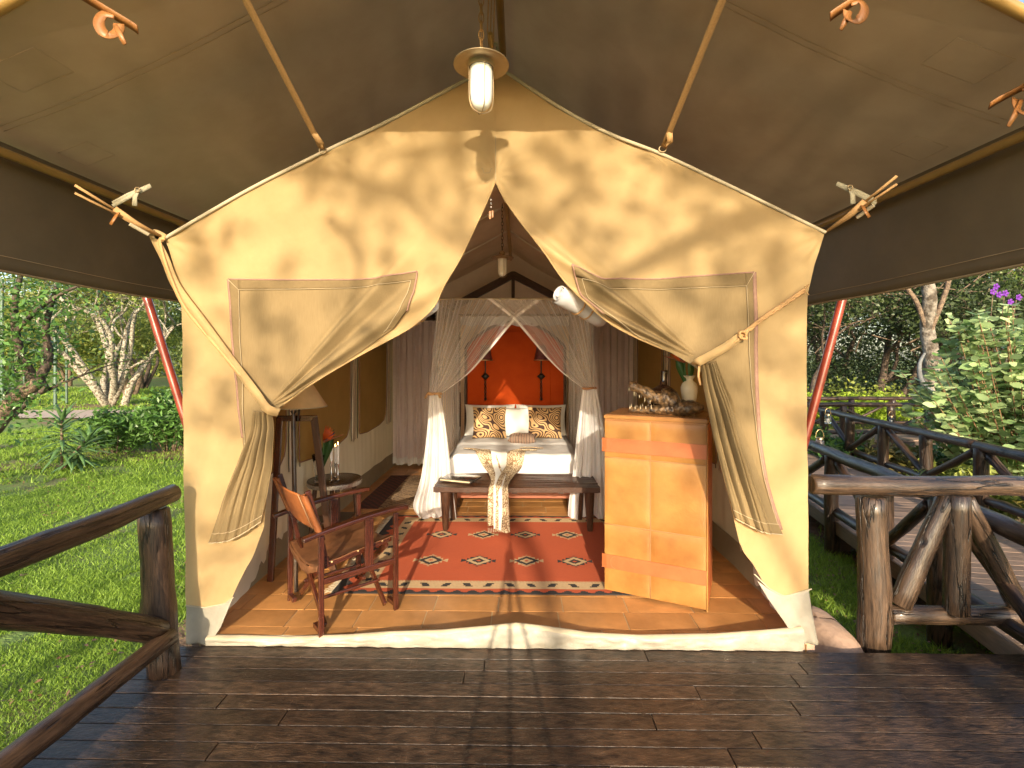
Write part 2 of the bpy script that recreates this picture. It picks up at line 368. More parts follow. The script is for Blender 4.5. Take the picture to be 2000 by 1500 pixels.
def patterned(name, kind):
    m, N, L, b = nodemat(name); b.inputs['Roughness'].default_value = .8; tc = N.new('ShaderNodeTexCoord')
    cr = N.new('ShaderNodeValToRGB'); cr.color_ramp.interpolation = 'CONSTANT'; e = cr.color_ramp.elements
    if kind == 'zebra':
        w = N.new('ShaderNodeTexNoise'); w.inputs['Scale'].default_value = 3.6; w.inputs['Detail'].default_value = 0; L.new(tc.outputs['UV'], w.inputs[0]); q = N.new('ShaderNodeMath'); q.operation = 'MULTIPLY'; q.inputs[1].default_value = 11; L.new(w.outputs[0], q.inputs[0]); f = N.new('ShaderNodeMath'); f.operation = 'FRACT'; L.new(q.outputs[0], f.inputs[0]); L.new(f.outputs[0], cr.inputs[0])
        e[0].color = (.045, .018, .012, 1); e[1].position = .46; e[1].color = (.50, .32, .15, 1)
    elif kind == 'stripe':
        w = N.new('ShaderNodeTexWave'); w.inputs['Scale'].default_value = 6; w.inputs['Distortion'].default_value = .4; L.new(tc.outputs['UV'], w.inputs[0]); L.new(w.outputs[0], cr.inputs[0])
        e[0].color = (.10, .05, .04, 1); e[1].position = .35; e[1].color = (.45, .38, .28, 1); x = e.new(.7); x.color = (.20, .10, .07, 1)
    else:
        v = N.new('ShaderNodeTexVoronoi'); v.inputs['Scale'].default_value = 42; v.feature = 'F1'; L.new(tc.outputs['UV'], v.inputs[0])
        L.new(v.outputs['Distance'], cr.inputs[0]); e[0].color = (.08, .04, .02, 1); e[1].position = .33; e[1].color = (.62, .52, .36, 1); x = e.new(.55); x.color = (.20, .12, .06, 1)
    L.new(cr.outputs[0], b.inputs['Base Color']); return m
def scratches(m, amount=.5):
    """saw marks and pale scuffs across the boards"""
    nt = m.node_tree; N = nt.nodes; L = nt.links; b = N['Principled BSDF']; src = b.inputs['Base Color'].links[0].from_socket
    tc = N.new('ShaderNodeTexCoord'); out = src
    for rz, sx, sy, thr in ((.5, 170, 9, .655), (-.25, 8, 150, .67), (.05, 230, 14, .66)):
        mp = N.new('ShaderNodeMapping'); mp.inputs['Rotation'].default_value = (0, 0, rz); mp.inputs['Scale'].default_value = (sx, sy, 1); L.new(tc.outputs['UV'], mp.inputs[0])
        n = N.new('ShaderNodeTexNoise'); n.inputs['Scale'].default_value = 1; n.inputs['Detail'].default_value = 2; L.new(mp.outputs[0], n.inputs[0])
        n2 = N.new('ShaderNodeTexNoise'); n2.inputs['Scale'].default_value = 5; n2.inputs['Detail'].default_value = 3; L.new(tc.outputs['Object'], n2.inputs[0])
        r = N.new('ShaderNodeMapRange'); r.inputs[1].default_value = thr; r.inputs[2].default_value = thr + .05; r.inputs[4].default_value = amount; L.new(n.outputs[0], r.inputs[0])
        r2 = N.new('ShaderNodeMapRange'); r2.inputs[1].default_value = .45; r2.inputs[2].default_value = .6; L.new(n2.outputs[0], r2.inputs[0])
        mu = N.new('ShaderNodeMath'); mu.operation = 'MULTIPLY'; L.new(r.outputs[0], mu.inputs[0]); L.new(r2.outputs[0], mu.inputs[1])
        mx = N.new('ShaderNodeMix'); mx.data_type = 'RGBA'; L.new(mu.outputs[0], mx.inputs[0]); L.new(out, mx.inputs[6]); mx.inputs[7].default_value = (.17, .11, .07, 1); out = mx.outputs[2]
    L.new(out, b.inputs['Base Color'])
def cracks(m):
    """long dark splits and round knots along a log"""
    nt = m.node_tree; N = nt.nodes; L = nt.links; b = N['Principled BSDF']; src = b.inputs['Base Color'].links[0].from_socket; nsrc = b.inputs['Normal'].links[0].from_socket
    tc = N.new('ShaderNodeTexCoord'); oi = N.new('ShaderNodeObjectInfo'); cx = N.new('ShaderNodeCombineXYZ'); mu = N.new('ShaderNodeMath'); mu.operation = 'MULTIPLY'; mu.inputs[1].default_value = 53
    L.new(oi.outputs['Random'], mu.inputs[0]); L.new(mu.outputs[0], cx.inputs[1]); L.new(mu.outputs[0], cx.inputs[0])
    mp = N.new('ShaderNodeMapping'); mp.inputs['Scale'].default_value = (11, .9, 1); L.new(tc.outputs['UV'], mp.inputs[0]); L.new(cx.outputs[0], mp.inputs['Location'])
    n = N.new('ShaderNodeTexNoise'); n.inputs['Scale'].default_value = 1; n.inputs['Detail'].default_value = 5; L.new(mp.outputs[0], n.inputs[0])
    s = N.new('ShaderNodeMath'); s.operation = 'SUBTRACT'; s.inputs[1].default_value = .47; L.new(n.outputs[0], s.inputs[0]); a = N.new('ShaderNodeMath'); a.operation = 'ABSOLUTE'; L.new(s.outputs[0], a.inputs[0])
    r = N.new('ShaderNodeMapRange'); r.inputs[1].default_value = .004; r.inputs[2].default_value = .016; r.inputs[3].default_value = 1; r.inputs[4].default_value = 0; L.new(a.outputs[0], r.inputs[0])
    mp2 = N.new('ShaderNodeMapping'); mp2.inputs['Scale'].default_value = (3.2, 2.0, 1); L.new(tc.outputs['UV'], mp2.inputs[0]); L.new(cx.outputs[0], mp2.inputs['Location'])
    v = N.new('ShaderNodeTexVoronoi'); v.inputs['Scale'].default_value = 1; L.new(mp2.outputs[0], v.inputs[0]); k = N.new('ShaderNodeMapRange'); k.inputs[1].default_value = .035; k.inputs[2].default_value = .085; k.inputs[3].default_value = 1; k.inputs[4].default_value = 0; L.new(v.outputs['Distance'], k.inputs[0])
    mxm = N.new('ShaderNodeMath'); mxm.operation = 'MAXIMUM'; L.new(r.outputs[0], mxm.inputs[0]); L.new(k.outputs[0], mxm.inputs[1])
    mx = N.new('ShaderNodeMix'); mx.data_type = 'RGBA'; L.new(mxm.outputs[0], mx.inputs[0]); L.new(src, mx.inputs[6]); mx.inputs[7].default_value = (.006, .004, .003, 1); L.new(mx.outputs[2], b.inputs['Base Color'])
    bp = N.new('ShaderNodeBump'); bp.inputs['Strength'].default_value = 1; bp.inputs['Distance'].default_value = .008; bp.invert = True; L.new(mxm.outputs[0], bp.inputs['Height']); L.new(nsrc, bp.inputs['Normal']); L.new(bp.outputs[0], b.inputs['Normal'])
cracks(LOGM); cracks(LOGL)
scratches(DECKM, .6); scratches(LOGM, .25)
ZEBRA = patterned('cushion_swirl', 'zebra'); STRIPE = patterned('cushion_stripe', 'stripe'); SNAKE = patterned('scarf_print', 'spot')
# ------------------------------------------------------------------ ground, path, lawn
YG = 2.94                    # plane of the tent front
def gz(x, y):
    d = math.hypot(x, y)
    return -.42 + .035 * nz(x * .5, y * .5) + .3 * sm(30, 120, d) + .04 * sm(5, 12, x) * nz(x, y)
def ground_mat(name, g1, g2, dirt, dlo, dhi, bump=.8):
    m, N, L, b = nodemat(name); tc = N.new('ShaderNodeTexCoord')
    n = N.new('ShaderNodeTexNoise'); n.inputs['Scale'].default_value = 18; n.inputs['Detail'].default_value = 8; L.new(tc.outputs['Object'], n.inputs[0])
    cr = N.new('ShaderNodeValToRGB'); cr.color_ramp.elements[0].position = .3; cr.color_ramp.elements[1].position = .7
    cr.color_ramp.elements[0].color = rgb(g2); cr.color_ramp.elements[1].color = rgb(g1); L.new(n.outputs[0], cr.inputs[0])
    n2 = N.new('ShaderNodeTexNoise'); n2.inputs['Scale'].default_value = .9; n2.inputs['Detail'].default_value = 9; n2.inputs['Roughness'].default_value = .65; L.new(tc.outputs['Object'], n2.inputs[0])
    mr = N.new('ShaderNodeMapRange'); mr.inputs[1].default_value = dlo; mr.inputs[2].default_value = dhi; L.new(n2.outputs[0], mr.inputs[0])
    mx = N.new('ShaderNodeMix'); mx.data_type = 'RGBA'; L.new(mr.outputs[0], mx.inputs[0]); L.new(cr.outputs[0], mx.inputs[6]); mx.inputs[7].default_value = rgb(dirt)
    L.new(mx.outputs[2], b.inputs['Base Color']); b.inputs['Roughness'].default_value = .9
    bp = N.new('ShaderNodeBump'); bp.inputs['Strength'].default_value = bump; bp.inputs['Distance'].default_value = .03
    n3 = N.new('ShaderNodeTexNoise'); n3.inputs['Scale'].default_value = 45; n3.inputs['Detail'].default_value = 4; L.new(tc.outputs['Object'], n3.inputs[0])
    L.new(n3.outputs[0], bp.inputs['Height']); L.new(bp.outputs[0], b.inputs['Normal']); return m
GROUND = ground_mat('lawn_ground', (.17, .26, .045), (.10, .14, .03), (.20, .13, .07), .50, .62)
mb = MB()
gx = [-500, -250, -120, -70] + [x for x in np.arange(-50, 51, 1.25)] + [70, 120, 250, 500]
gy = [-200, -80, -40] + [y for y in np.arange(-25, 61, 1.25)] + [80, 120, 250, 600, 1200]
mb.grid(lambda u, v: (gx[round(u * (len(gx) - 1))], gy[round(v * (len(gy) - 1))], gz(gx[round(u * (len(gx) - 1))], gy[round(v * (len(gy) - 1))])), len(gx) - 1, len(gy) - 1)
struct(build(mb, 'ground', GROUND))
PATHM = mat('path_gravel', (.46, .36, .31), (.34, .26, .21), rough=.9, scale=9, bump=.5, bscale=40, detail=9)
mb = MB(); mb.grid(lambda u, v: (lerp(-45, -7.2, u), 16.2 + v * 2.6 + .35 * nz(u * 9, v) + .6 * math.sin(u * 3), gz(lerp(-45, -7.2, u), 17) + .05), 60, 3)
struct(build(mb, 'garden_path', PATHM))
DIRT = mat('bare_soil', (.24, .15, .09), (.13, .08, .045), rough=.95, scale=12, bump=.8, bscale=30, bdist=.03, detail=9)
def patch_sheet(name, cx, cy, rx, ry, m, sd):
    mb = MB(); n = 40; P = []
    vs = [(cx, cy, gz(cx, cy) + .03)]
    for k in range(n):
        a = 2 * math.pi * k / n; r = 1 + .35 * nz(math.cos(a) * 1.5 + sd, math.sin(a) * 1.5)
        x, y = cx + rx * r * math.cos(a), cy + ry * r * math.sin(a); vs.append((x, y, gz(x, y) + .022))
    mb.add(vs, [(0, 1 + k, 1 + (k + 1) % n) for k in range(n)]); return struct(build(mb, name, m))
patch_sheet('soil_bed', -8.2, 10.6, 1.7, .7, DIRT, 1); patch_sheet('soil_bed', -18.5, 21.3, 3.2, .9, DIRT, 4)
patch_sheet('soil_bed', -9.6, 9.2, .8, .4, DIRT, 6); patch_sheet('soil_bed', 6.5, 9.0, 4.2, 4.6, DIRT, 9); patch_sheet('soil_bed', -2.3, 4.2, .35, 2.2, DIRT, 11)

GRASS = leafmat('grass_blade', (.31, .46, .055), (.13, .23, .025), (.50, .44, .16), trans=.4, rough=.6)
rg = np.random.default_rng(5)
def blades(n, xf, yf, h, w):
    X, Y = xf(n), yf(n)
    keep = np.array([nz(x * 1.7, y * 1.7, 3) > -.45 + .55 * rnd.random() ** 3 and (nz(x * .55, y * .55, 20) + .25 * nz(x * 2.2, y * 2.2) < .30 or rnd.random() < .16) for x, y in zip(X, Y)]); X, Y = X[keep], Y[keep]; n = len(X)
    Z = np.array([gz(x, y) for x, y in zip(X, Y)]); a = rg.random(n) * 6.283; hh = h * (.5 + rg.random(n)); lean = rg.normal(size=(n, 2)) * .6
    b = np.stack([X, Y, Z], 1); w_ = (w * (.6 + .8 * rg.random(n)))[:, None]; s = np.stack([np.cos(a), np.sin(a), 0 * a], 1) * w_
    t = b + np.stack([lean[:, 0] * hh, lean[:, 1] * hh, hh], 1)
    return np.stack([b - s, b + s, t], 1)
V = np.concatenate([
    blades(130000, lambda n: -2.15 - 3.4 * rg.random(n) ** 1.1, lambda n: 1.2 + 3.6 * rg.random(n), .024, .0034),
    blades(110000, lambda n: -2.15 - 6 * rg.random(n), lambda n: 3.6 + 5.0 * rg.random(n), .038, .006),
    blades(60000, lambda n: -2.6 - 12 * rg.random(n), lambda n: 8 + 8 * rg.random(n), .07, .012),
    blades(30000, lambda n: -4 - 32 * rg.random(n), lambda n: 18.8 + 16 * rg.random(n), .12, .025)])
tag(link(quads_mesh('lawn_grass', V, GRASS, 3), 'lawn_grass'), 'short bright green grass of the lawn left of the tent', 'grass', kind='stuff')
V = np.concatenate([blades(26000, lambda n: 1.85 + 1.6 * rg.random(n), lambda n: 2.97 + 3.5 * rg.random(n), .06, .005),
                    blades(9000, lambda n: 3.4 + 8 * rg.random(n), lambda n: 3.5 + 8 * rg.random(n), .08, .009)])
tag(link(quads_mesh('grass_strip', V, GRASS, 3), 'grass_strip'), 'shaded green grass between the tent and the boardwalk', 'grass', kind='stuff')
LITTER = leafmat('leaf_litter', (.30, .17, .08), (.14, .08, .04), trans=.1)
n = 9200; X = np.concatenate([-2.2 - 9 * rg.random(7200), -7 - 3 * rg.random(1200), 1.9 + 2 * rg.random(800)]); Y = np.concatenate([1.5 + 13 * rg.random(7200), 10 + 1.6 * rg.random(1200), 3 + 3 * rg.random(800)])
k = np.array([nz(x * .8 + 5, y * .8) > -.05 for x, y in zip(X, Y)]) | (np.arange(n) > 7200); X, Y = X[k], Y[k]
C = np.stack([X, Y, np.array([gz(x, y) + .03 for x, y in zip(X, Y)])], 1)
tag(link(quads_mesh('fallen_leaves', leaf_array(C, .036, 1.8, rg, .9), LITTER), 'fallen_leaves'), 'brown fallen leaves scattered over the lawn', 'leaves', kind='stuff')

# ------------------------------------------------------------------ deck of dark boards
DZ = -.05
deck = struct(bpy.data.objects.new('deck', None)); COL.objects.link(deck); deck['label'] = 'dark wet wooden deck in front of the tent'
DX0, DX1 = -2.16, 4.7
joists = MB()
for x in np.arange(DX0 + .05, DX1, .5): joists.box((x, .55, DZ - .10), (.05, 4.7, .12))
joists.box((DX0 - .02, .55, DZ - .085), (.03, 4.75, .12)); joists.box((1.3, 2.915, DZ - .1), (6.8, .03, .13))
for x in np.arange(DX0 + .1, DX1, 1.5):
    for y in (-1.5, .6, 2.7): joists.box((x, y, DZ - .3), (.12, .12, .4))
build(joists, 'joist_frame', JOIST, deck)
pitch = .1045; y = 2.93 - pitch / 2; rows = 0
while y > -1.75:
    x = DX0; first = True
    while x < DX1 - .02:
        Lb = rnd.choice([1.8, 2.3, 2.9, 3.4]) * (rnd.uniform(.35, 1) if first else 1); first = False
        x2 = min(DX1, x + Lb)
        if DX1 - x2 < .3: x2 = DX1
        b = MB(); off = rnd.random() * 40; dz = rnd.uniform(-.0015, .0015)
        b.box(((x + x2) / 2, y, DZ - .0125 + dz), (x2 - x - .004, pitch - .0055, .025)); b.uv = [(u + off, v + off) for u, v in b.uv]
        build(b, 'board', DECKM, deck, smooth=False, bevel=.003)
        x = x2
    y -= pitch; rows += 1

# ------------------------------------------------------------------ tent front
tent = thing('safari_tent', 'cream canvas safari tent with tied-back door flaps, open at the front', 'tent', (-.12, 5.3, 0))
XL, XR, XC, YB = -2.04, 1.80, -.14, 7.85
outL = [(968, 128), (905, 160), (770, 232), (632, 298), (500, 364), (400, 422), (323, 467), (338, 520), (351, 580), (356, 650), (358, 800), (360, 1000), (361, 1259)]
outR = [(968, 128), (990, 143), (1100, 214), (1190, 262), (1290, 301), (1400, 352), (1500, 400), (1610, 455), (1590, 518), (1577, 575), (1575, 650), (1578, 900), (1581, 1150), (1590, 1210), (1600, 1261)]
inL = [(968, 128), (968, 355), (955, 385), (930, 440), (900, 505), (870, 558), (850, 595), (825, 622), (790, 648), (700, 695), (620, 745), (555, 790), (524, 808), (524, 870), (522, 960), (515, 1030), (495, 1082), (457, 1162), (432, 1225), (408, 1259)]
inR = [(968, 128), (968, 355), (985, 388), (1020, 440), (1060, 492), (1100, 545), (1140, 590), (1200, 637), (1290, 680), (1372, 708), (1378, 760), (1400, 880), (1420, 960), (1445, 1060), (1470, 1118), (1500, 1170), (1530, 1212), (1562, 1261)]
GL, GR = (522, 800), (1372, 708)
def xat(pts, y):
    ys = [p[1] for p in pts]; xs = [p[0] for p in pts]; return float(np.interp(y, ys, xs))
def disp(px, py, side):
    """forward bulge (metres) of the front cloth: folds fanning out of the gather, soft slack elsewhere"""
    G = GL if side < 0 else GR
    dx = (px - G[0]) * (1 if side < 0 else -1); dy = G[1] - py; r = math.hypot(dx, dy)
    d = .010 * nz(px * .006, py * .006, side * 3) + .004 * nz(px * .02, py * .012, 5)
    a = math.degrees(math.atan2(dy, dx)) if r > 1 else 40
    lo, hi = (24, 52) if side < 0 else (24, 47)
    w = sm(lo - 4, lo + 3, a) * (1 - sm(hi - 12, hi + 6, a)) * sm(0, 60, r) * (1 - sm(330, 560, r))
    ph = (a - lo) * (.62 if side < 0 else .66)
    fold = math.sin(ph + 1.3 * nz(a * .12, r * .004, side)) + .45 * math.sin(ph * 1.7 + 1 + nz(a * .2, r * .01)) * nz(a * .09, 7, side) * 2
    d += w * (.030 * fold + .02) * (.5 + .5 * min(1, r / 220))
    for cx_, cy_, fr in ((323, 467, 11), (1610, 455, 11), (968, 340, 9), (632, 298, 8), (1290, 300, 8)):     # pull creases at the tied points
        q = math.hypot(px - cx_, py - cy_); g = math.atan2(py - cy_, px - cx_); d += .010 * math.sin(g * fr + cx_) * math.exp(-q / 90.0) * sm(0, 25, q)
    d += .0045 * nz(px * .045 + py * .012, py * .006, 2) * sm(500, 800, py) + .004 * nz(px * .03 + py * .03, px * .008 - py * .01, 8)
    d += .03 * math.exp(-(r / 45.0) ** 2)                      # the gathered waist stands out
    if py > 900: d += .006 * math.sin(px * .05 + side) * sm(900, 1100, py)
    return d
def front(px, py, side, off=0.0): return onY(px, py, YG) + Vector((0, -1, 0)) * (disp(px, py, side) + off)
def hemy(px):                    # where the cream cloth gives way to the grey skirt
    return float(np.interp(px, [355, 400, 440, 480, 1470, 1500, 1530, 1560, 1590], [1184, 1186, 1178, 1150, 1118, 1148, 1163, 1158, 1150]))
def half(side, y0, y1, nv, nu):
    o, i_ = (outL, inL) if side < 0 else (outR, inR)
    def f(u, v):
        py = lerp(y0, y1, v); a, b = xat(o, py), xat(i_, py); px = lerp(a, b, u)
        return front(px, py, side)
    return f
for side, nm in ((-1, 'front_panel'), (1, 'front_panel')):
    o, i_ = (outL, inL) if side < 0 else (outR, inR)
    def fmain(u, v, side=side, o=o, i_=i_):
        # bottom follows the hem curve
        py = lerp(128.5, 1190, v); py2 = py
        a, b = xat(o, py), xat(i_, py); px = lerp(a, b, u)
        if v > .85:
            t = (v - .85) / .15; top = lerp(128.5, 1190, .85); py2 = lerp(top, hemy(px), t); a, b = xat(o, py2), xat(i_, py2); px = lerp(a, b, u); py2 = lerp(top, hemy(px), t)
        return front(px, py2, side)
    mb = MB(); mb.grid(fmain, 110, 230, su=1.5, sv=3); build(mb, nm, CANVAS, tent)
    def fsk(u, v, side=side, o=o, i_=i_):
        py = 1175; px = lerp(xat(o, py), xat(i_, py), u)
        for _ in range(2): t0 = hemy(px) - 1; py = lerp(t0, 1260, v); px = lerp(xat(o, py), xat(i_, py), u)
        return front(px, py, side, -.004 + .008 * math.sin(u * 9) * v)
    mb = MB(); mb.grid(fsk, 40, 16); build(mb, 'front_skirt', PVC, tent, solid=.004)
    mb = MB()
    def fh(u): 
        px = lerp(xat(o, 1184), xat(i_, 1162 if side < 0 else 1124), u); return front(px, hemy(px), side, .004)
    mb.tube([fh(k / 24) for k in range(25)], .004, 6); build(mb, 'hem_rope', PIPING, tent)
    # piping along the roof edge and the door edge
    mb = MB(); P = [front(*p, side, .006) for p in o[:(7 if side < 0 else 8)]]
    mb.tube(smooth_line(P, 50), .011, 8); build(mb, 'roof_piping', PIPING, tent)
    P = [front(p[0], p[1], side, .002) for p in i_[1:13 if side < 0 else 10]]
    mb = MB(); mb.tube(smooth_line(P, 60), .005, 6); build(mb, 'door_piping', CANVAS, tent)
# window flaps (tan) sewn over the front, their lower half gathered into the tie
def curve(pts, v): 
    n = len(pts) - 1; s = v * n; i = min(int(s), n - 1); f = s - i
    return lerp(pts[i][0], pts[i + 1][0], f), lerp(pts[i][1], pts[i + 1][1], f)
PL = dict(L=[(448, 546), (452, 600), (456, 660), (462, 720), (468, 780), (474, 830), (478, 870), (481, 930)],
          R=[(815, 530), (812, 572), (800, 606), (770, 642), (700, 690), (620, 742), (545, 796), (500, 900)], T=[(448, 546), (560, 547), (700, 547), (760, 541), (815, 530)])
PR = dict(L=[(1472, 532), (1473, 600), (1474, 680), (1476, 760), (1481, 860), (1495, 940), (1512, 1000), (1525, 1042)],
          R=[(1115, 520), (1135, 578), (1170, 610), (1240, 655), (1368, 706), (1378, 760), (1410, 900), (1434, 1008)], T=[(1472, 532), (1380, 538), (1280, 546), (1180, 545), (1115, 520)])
def psurf(D, side):
    def f(u, v, off=.008):
        a = curve(D['L'], v); b = curve(D['R'], v); x, y = lerp(a[0], b[0], u), lerp(a[1], b[1], u)
        tx, ty = curve(D['T'], u); k = max(0, 1 - v * 3.5) ; lx, ly = lerp(D['L'][0][0], D['R'][0][0], u), lerp(D['L'][0][1], D['R'][0][1], u)
        x += (tx - lx) * k; y += (ty - ly) * k
        return front(x, y, side, off)
    return f
for D, side in ((PL, -1), (PR, 1)):
    S = psurf(D, side)
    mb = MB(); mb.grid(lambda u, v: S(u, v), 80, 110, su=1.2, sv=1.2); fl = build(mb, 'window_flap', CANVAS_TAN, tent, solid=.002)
    for (u0, u1, v0, v1) in ((0, .045, 0, 1), (.045, 1, 0, .055), (.955, 1, .055, .42)):
        mb = MB(); mb.grid(lambda u, v: S(lerp(u0, u1, u), lerp(v0, v1, v), .0125), 4 if u1 - u0 < .2 else 60, 4 if v1 - v0 < .2 else 90, su=.3, sv=1); build(mb, 'hem_band', HEMTAN, fl, solid=.002)
    for pts in ([(.045, v) for v in np.linspace(.055, .97, 60)], [(u, .055) for u in np.linspace(.045, .955, 60)], [(.955, v) for v in np.linspace(.055, .44, 30)], [(0, 0), (.045, .055)]):
        mb = MB(); mb.ribbon([S(u, v, .0165) for u, v in pts], .0028, th=.0015); build(mb, 'stitch_line', STITCH, fl)
    mb = MB(); mb.ribbon([S(0, v, .014) for v in np.linspace(0, .8 if side < 0 else .97, 60)], .012 if side < 0 else .022, th=.004); mb.ribbon([S(u, 0, .014) for u in np.linspace(0, 1, 50)], .009, th=.004)
    mb.ribbon([S(1, v, .014) for v in np.linspace(0, .30, 30)], .009, th=.004); build(mb, 'edge_binding', BINDING, fl)
BL = dict(L=[(506, 800), (492, 850), (470, 905), (440, 975), (412, 1057)], R=[(541, 802), (539, 850), (536, 905), (527, 960), (514, 1016)], n=5.2)
BR = dict(L=[(1362, 712), (1376, 780), (1390, 850), (1412, 935), (1433, 1010)], R=[(1390, 704), (1425, 780), (1455, 860), (1487, 950), (1526, 1042)], n=5.6)
for D, side in ((BL, -1), (BR, 1)):
    def S(u, v, off=0, D=D, side=side):
        a, b = curve(D['L'], v), curve(D['R'], v); x, y = lerp(a[0], b[0], u), lerp(a[1], b[1], u)
        y += 10 * math.sin(math.pi * u) * sm(.8, 1, v) * (1 if side < 0 else .5)
        uu = u + .07 * nz(u * 4.5, 3, side) + .025 * nz(u * 9, v * 2.2, side); w = abs(math.sin(uu * math.pi * D['n'])) ** .8 * (.55 + .6 * abs(nz(math.floor(uu * D['n']) * 3.7, side * 2, .4)) * 2) + .12 * math.sin(uu * 60) * v
        fl_ = 1 - sm(.55, .85, u) * sm(.1, .5, v) if side > 0 else 1 - .5 * sm(.55, 0, u) * sm(.5, 1, v)
        d = .018 + .045 * w * fl_ * (.45 + .55 * sm(0, .35, v)) * (1 - .45 * sm(.6, 1, v)) + .03 * math.sin(math.pi * u) + .035 * math.exp(-(v / .12) ** 2)
        return onY(x, y, YG) + Vector((0, -1, 0)) * (d + off)
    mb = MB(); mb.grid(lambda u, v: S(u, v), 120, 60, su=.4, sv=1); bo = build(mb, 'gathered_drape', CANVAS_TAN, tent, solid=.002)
    mb = MB(); mb.ribbon([S(u, .945, .003) for u in np.linspace(0, 1, 120)], .0035, th=.0015)
    mb.ribbon([S(u, 1, .002) for u in np.linspace(0, 1, 120)], .006, th=.004); build(mb, 'stitch_line', STITCH, bo)
# tie-backs
def tape(px_pts, w, off, name, m, n=60):
    P = [onY(x, y, YG - off_) for (x, y), off_ in zip(px_pts, off)]
    mb = MB(); mb.ribbon(smooth_line(P, n), w); return build(mb, name, m, tent)
tape([(322, 466), (300, 458), (322, 505), (345, 560), (395, 628), (450, 702), (500, 768), (522, 798), (545, 806)], .052, [.02, .02, .02, .02, .03, .035, .075, .13, .09], 'door_tie', CANVAS)
tape([(322, 466), (312, 474), (332, 540), (360, 600), (400, 650), (452, 712), (498, 772), (515, 800)], .02, [.03] * 5 + [.04, .07, .12], 'door_tie', STRAP)
tape([(1449, 655), (1420, 676), (1392, 692), (1366, 706), (1356, 712)], .05, [.05, .07, .10, .12, .08], 'door_tie', CANVAS)
P = smooth_line([onY(1571, 567, YG - .03), onY(1535, 592, YG - .03), onY(1490, 622, YG - .03), onY(1449, 655, YG - .045)], 40)
mb = MB(); 
for ph in (0, 2.1, 4.2): mb.tube([p + Vector((math.cos(i * .55 + ph) * .006, 0, math.sin(i * .55 + ph) * .009)) for i, p in enumerate(P)], .0075, 6)
mb.tube([onY(1571, 567, YG - .03), onY(1580, 556, YG - .04), onY(1572, 560, YG - .05)], .004, 5); mb.tube([onY(1571, 567, YG - .03), onY(1580, 576, YG - .04)], .004, 5)
c = onY(1449, 655, YG - .055)
for k in range(3): mb.tube([c + Vector((.022 * math.cos(a + k), -.012 + .008 * math.sin(3 * a), .022 * math.sin(a + k * .7))) for a in np.linspace(0, 5, 14)], .007, 6)
mb.tube([c, c + Vector((-.03, -.01, -.03)), c + Vector((-.06, 0, -.05))], .006, 6); build(mb, 'twisted_tie', STRAP, tent)
mb = MB(); mb.ribbon([onY(1366, 712, YG - .1), onY(1364, 735, YG - .08), onY(1368, 752, YG - .07)], .012); build(mb, 'tie_end', STRAP, tent)
# stitched seam down the upper front, edge tab under the lamp
mb = MB(); mb.ribbon([front(968, y, 1, .006) for y in np.linspace(265, 356, 12)], .004, th=.001); mb.ribbon([front(x, 330 + (8 if 945 < x < 957 else 0), -1, .005) for x in np.linspace(940, 962, 9)], .003, th=.001)
build(mb, 'stitch_line', STITCH, tent)
# zipper pull hanging from the door apex
mb = MB()
for k in range(3): mb.lathe([(.003, 0), (.007, .003), (.007, .009), (.003, .012)], onY(959, 392 + k * 7, YG - .01), 8)
build(mb, 'zipper_chain', STEEL, tent)
mb = MB(); mb.box(onY(957, 420, YG - .01), (.014, .006, .05)); mb.box(onY(962, 418, YG - .012), (.012, .006, .045)); build(mb, 'zipper_pull', LEATHER_O, tent, bevel=.002)
# rolled-up inner door flaps under each shoulder of the opening
for (a, b, r) in ((((843, 592), (785, 630)), None, .060), (((1092, 574), (1175, 622)), None, .058)):
    p0, p1 = onY(*a[0], YG + .07), onY(*a[1], YG + .30); d = (p1 - p0).normalized(); s1 = d.cross(Vector((0, 1, 0))).normalized(); s2 = d.cross(s1)
    mb = MB(); T = 5.5 * 2 * math.pi
    def f(u, v): 
        g = u * T; rr = r * (.18 + .82 * u) * (1 + .16 * nz(u * 5, v * 3)) * (1 + .08 * math.cos(g * 2 + 1)); return p0.lerp(p1, v) + (s1 * math.cos(g) + s2 * math.sin(g)) * rr + d * .01 * math.sin(g * .5)
    mb.grid(f, 130, 8, su=2, sv=.4); ro = build(mb, 'rolled_door_panel', SHEET, tent, solid=.004)
    for t in (.42, .62):
        mb = MB(); c = p0.lerp(p1, t); mb.tube([c + (s1 * math.cos(g) + s2 * math.sin(g)) * (r + .006) + d * .012 * g / 6 for g in np.linspace(0, 6.3, 20)], .006, 5); build(mb, 'roll_tie', STRAP, ro)
# grey sill across the doorway, sagging and rising
def sill_y(px): return float(np.interp(px, [405, 470, 560, 680, 760, 860, 940, 1010, 1070, 1150, 1250, 1400, 1520, 1565], [1243, 1243, 1246, 1242, 1236, 1233, 1226, 1219, 1226, 1238, 1243, 1240, 1231, 1226]))
def fs(u, v):
    px = lerp(405, 1566, u); top = onY(px, sill_y(px), YG)
    z0 = DZ + .004; w = .010 * nz(px * .03, v * 3) + .006 * nz(px * .09, v * 6, 3)
    if v < .6: return Vector((top.x, YG - .012 - .01 * math.sin(v * 4) + w, lerp(z0, top.z, v / .6)))
    if v < .75: return Vector((top.x, YG - .012 + .03 * (v - .6) / .15, top.z + .008 * math.sin((v - .6) / .15 * 3.14)))
    return Vector((top.x, YG + .018 + w, lerp(top.z, .004, (v - .75) / .25)))
mb = MB(); mb.grid(fs, 160, 24, mi=lambda i, j: 1 if j >= 13 else 0); build(mb, 'door_sill', [PVC, PIPING], tent)
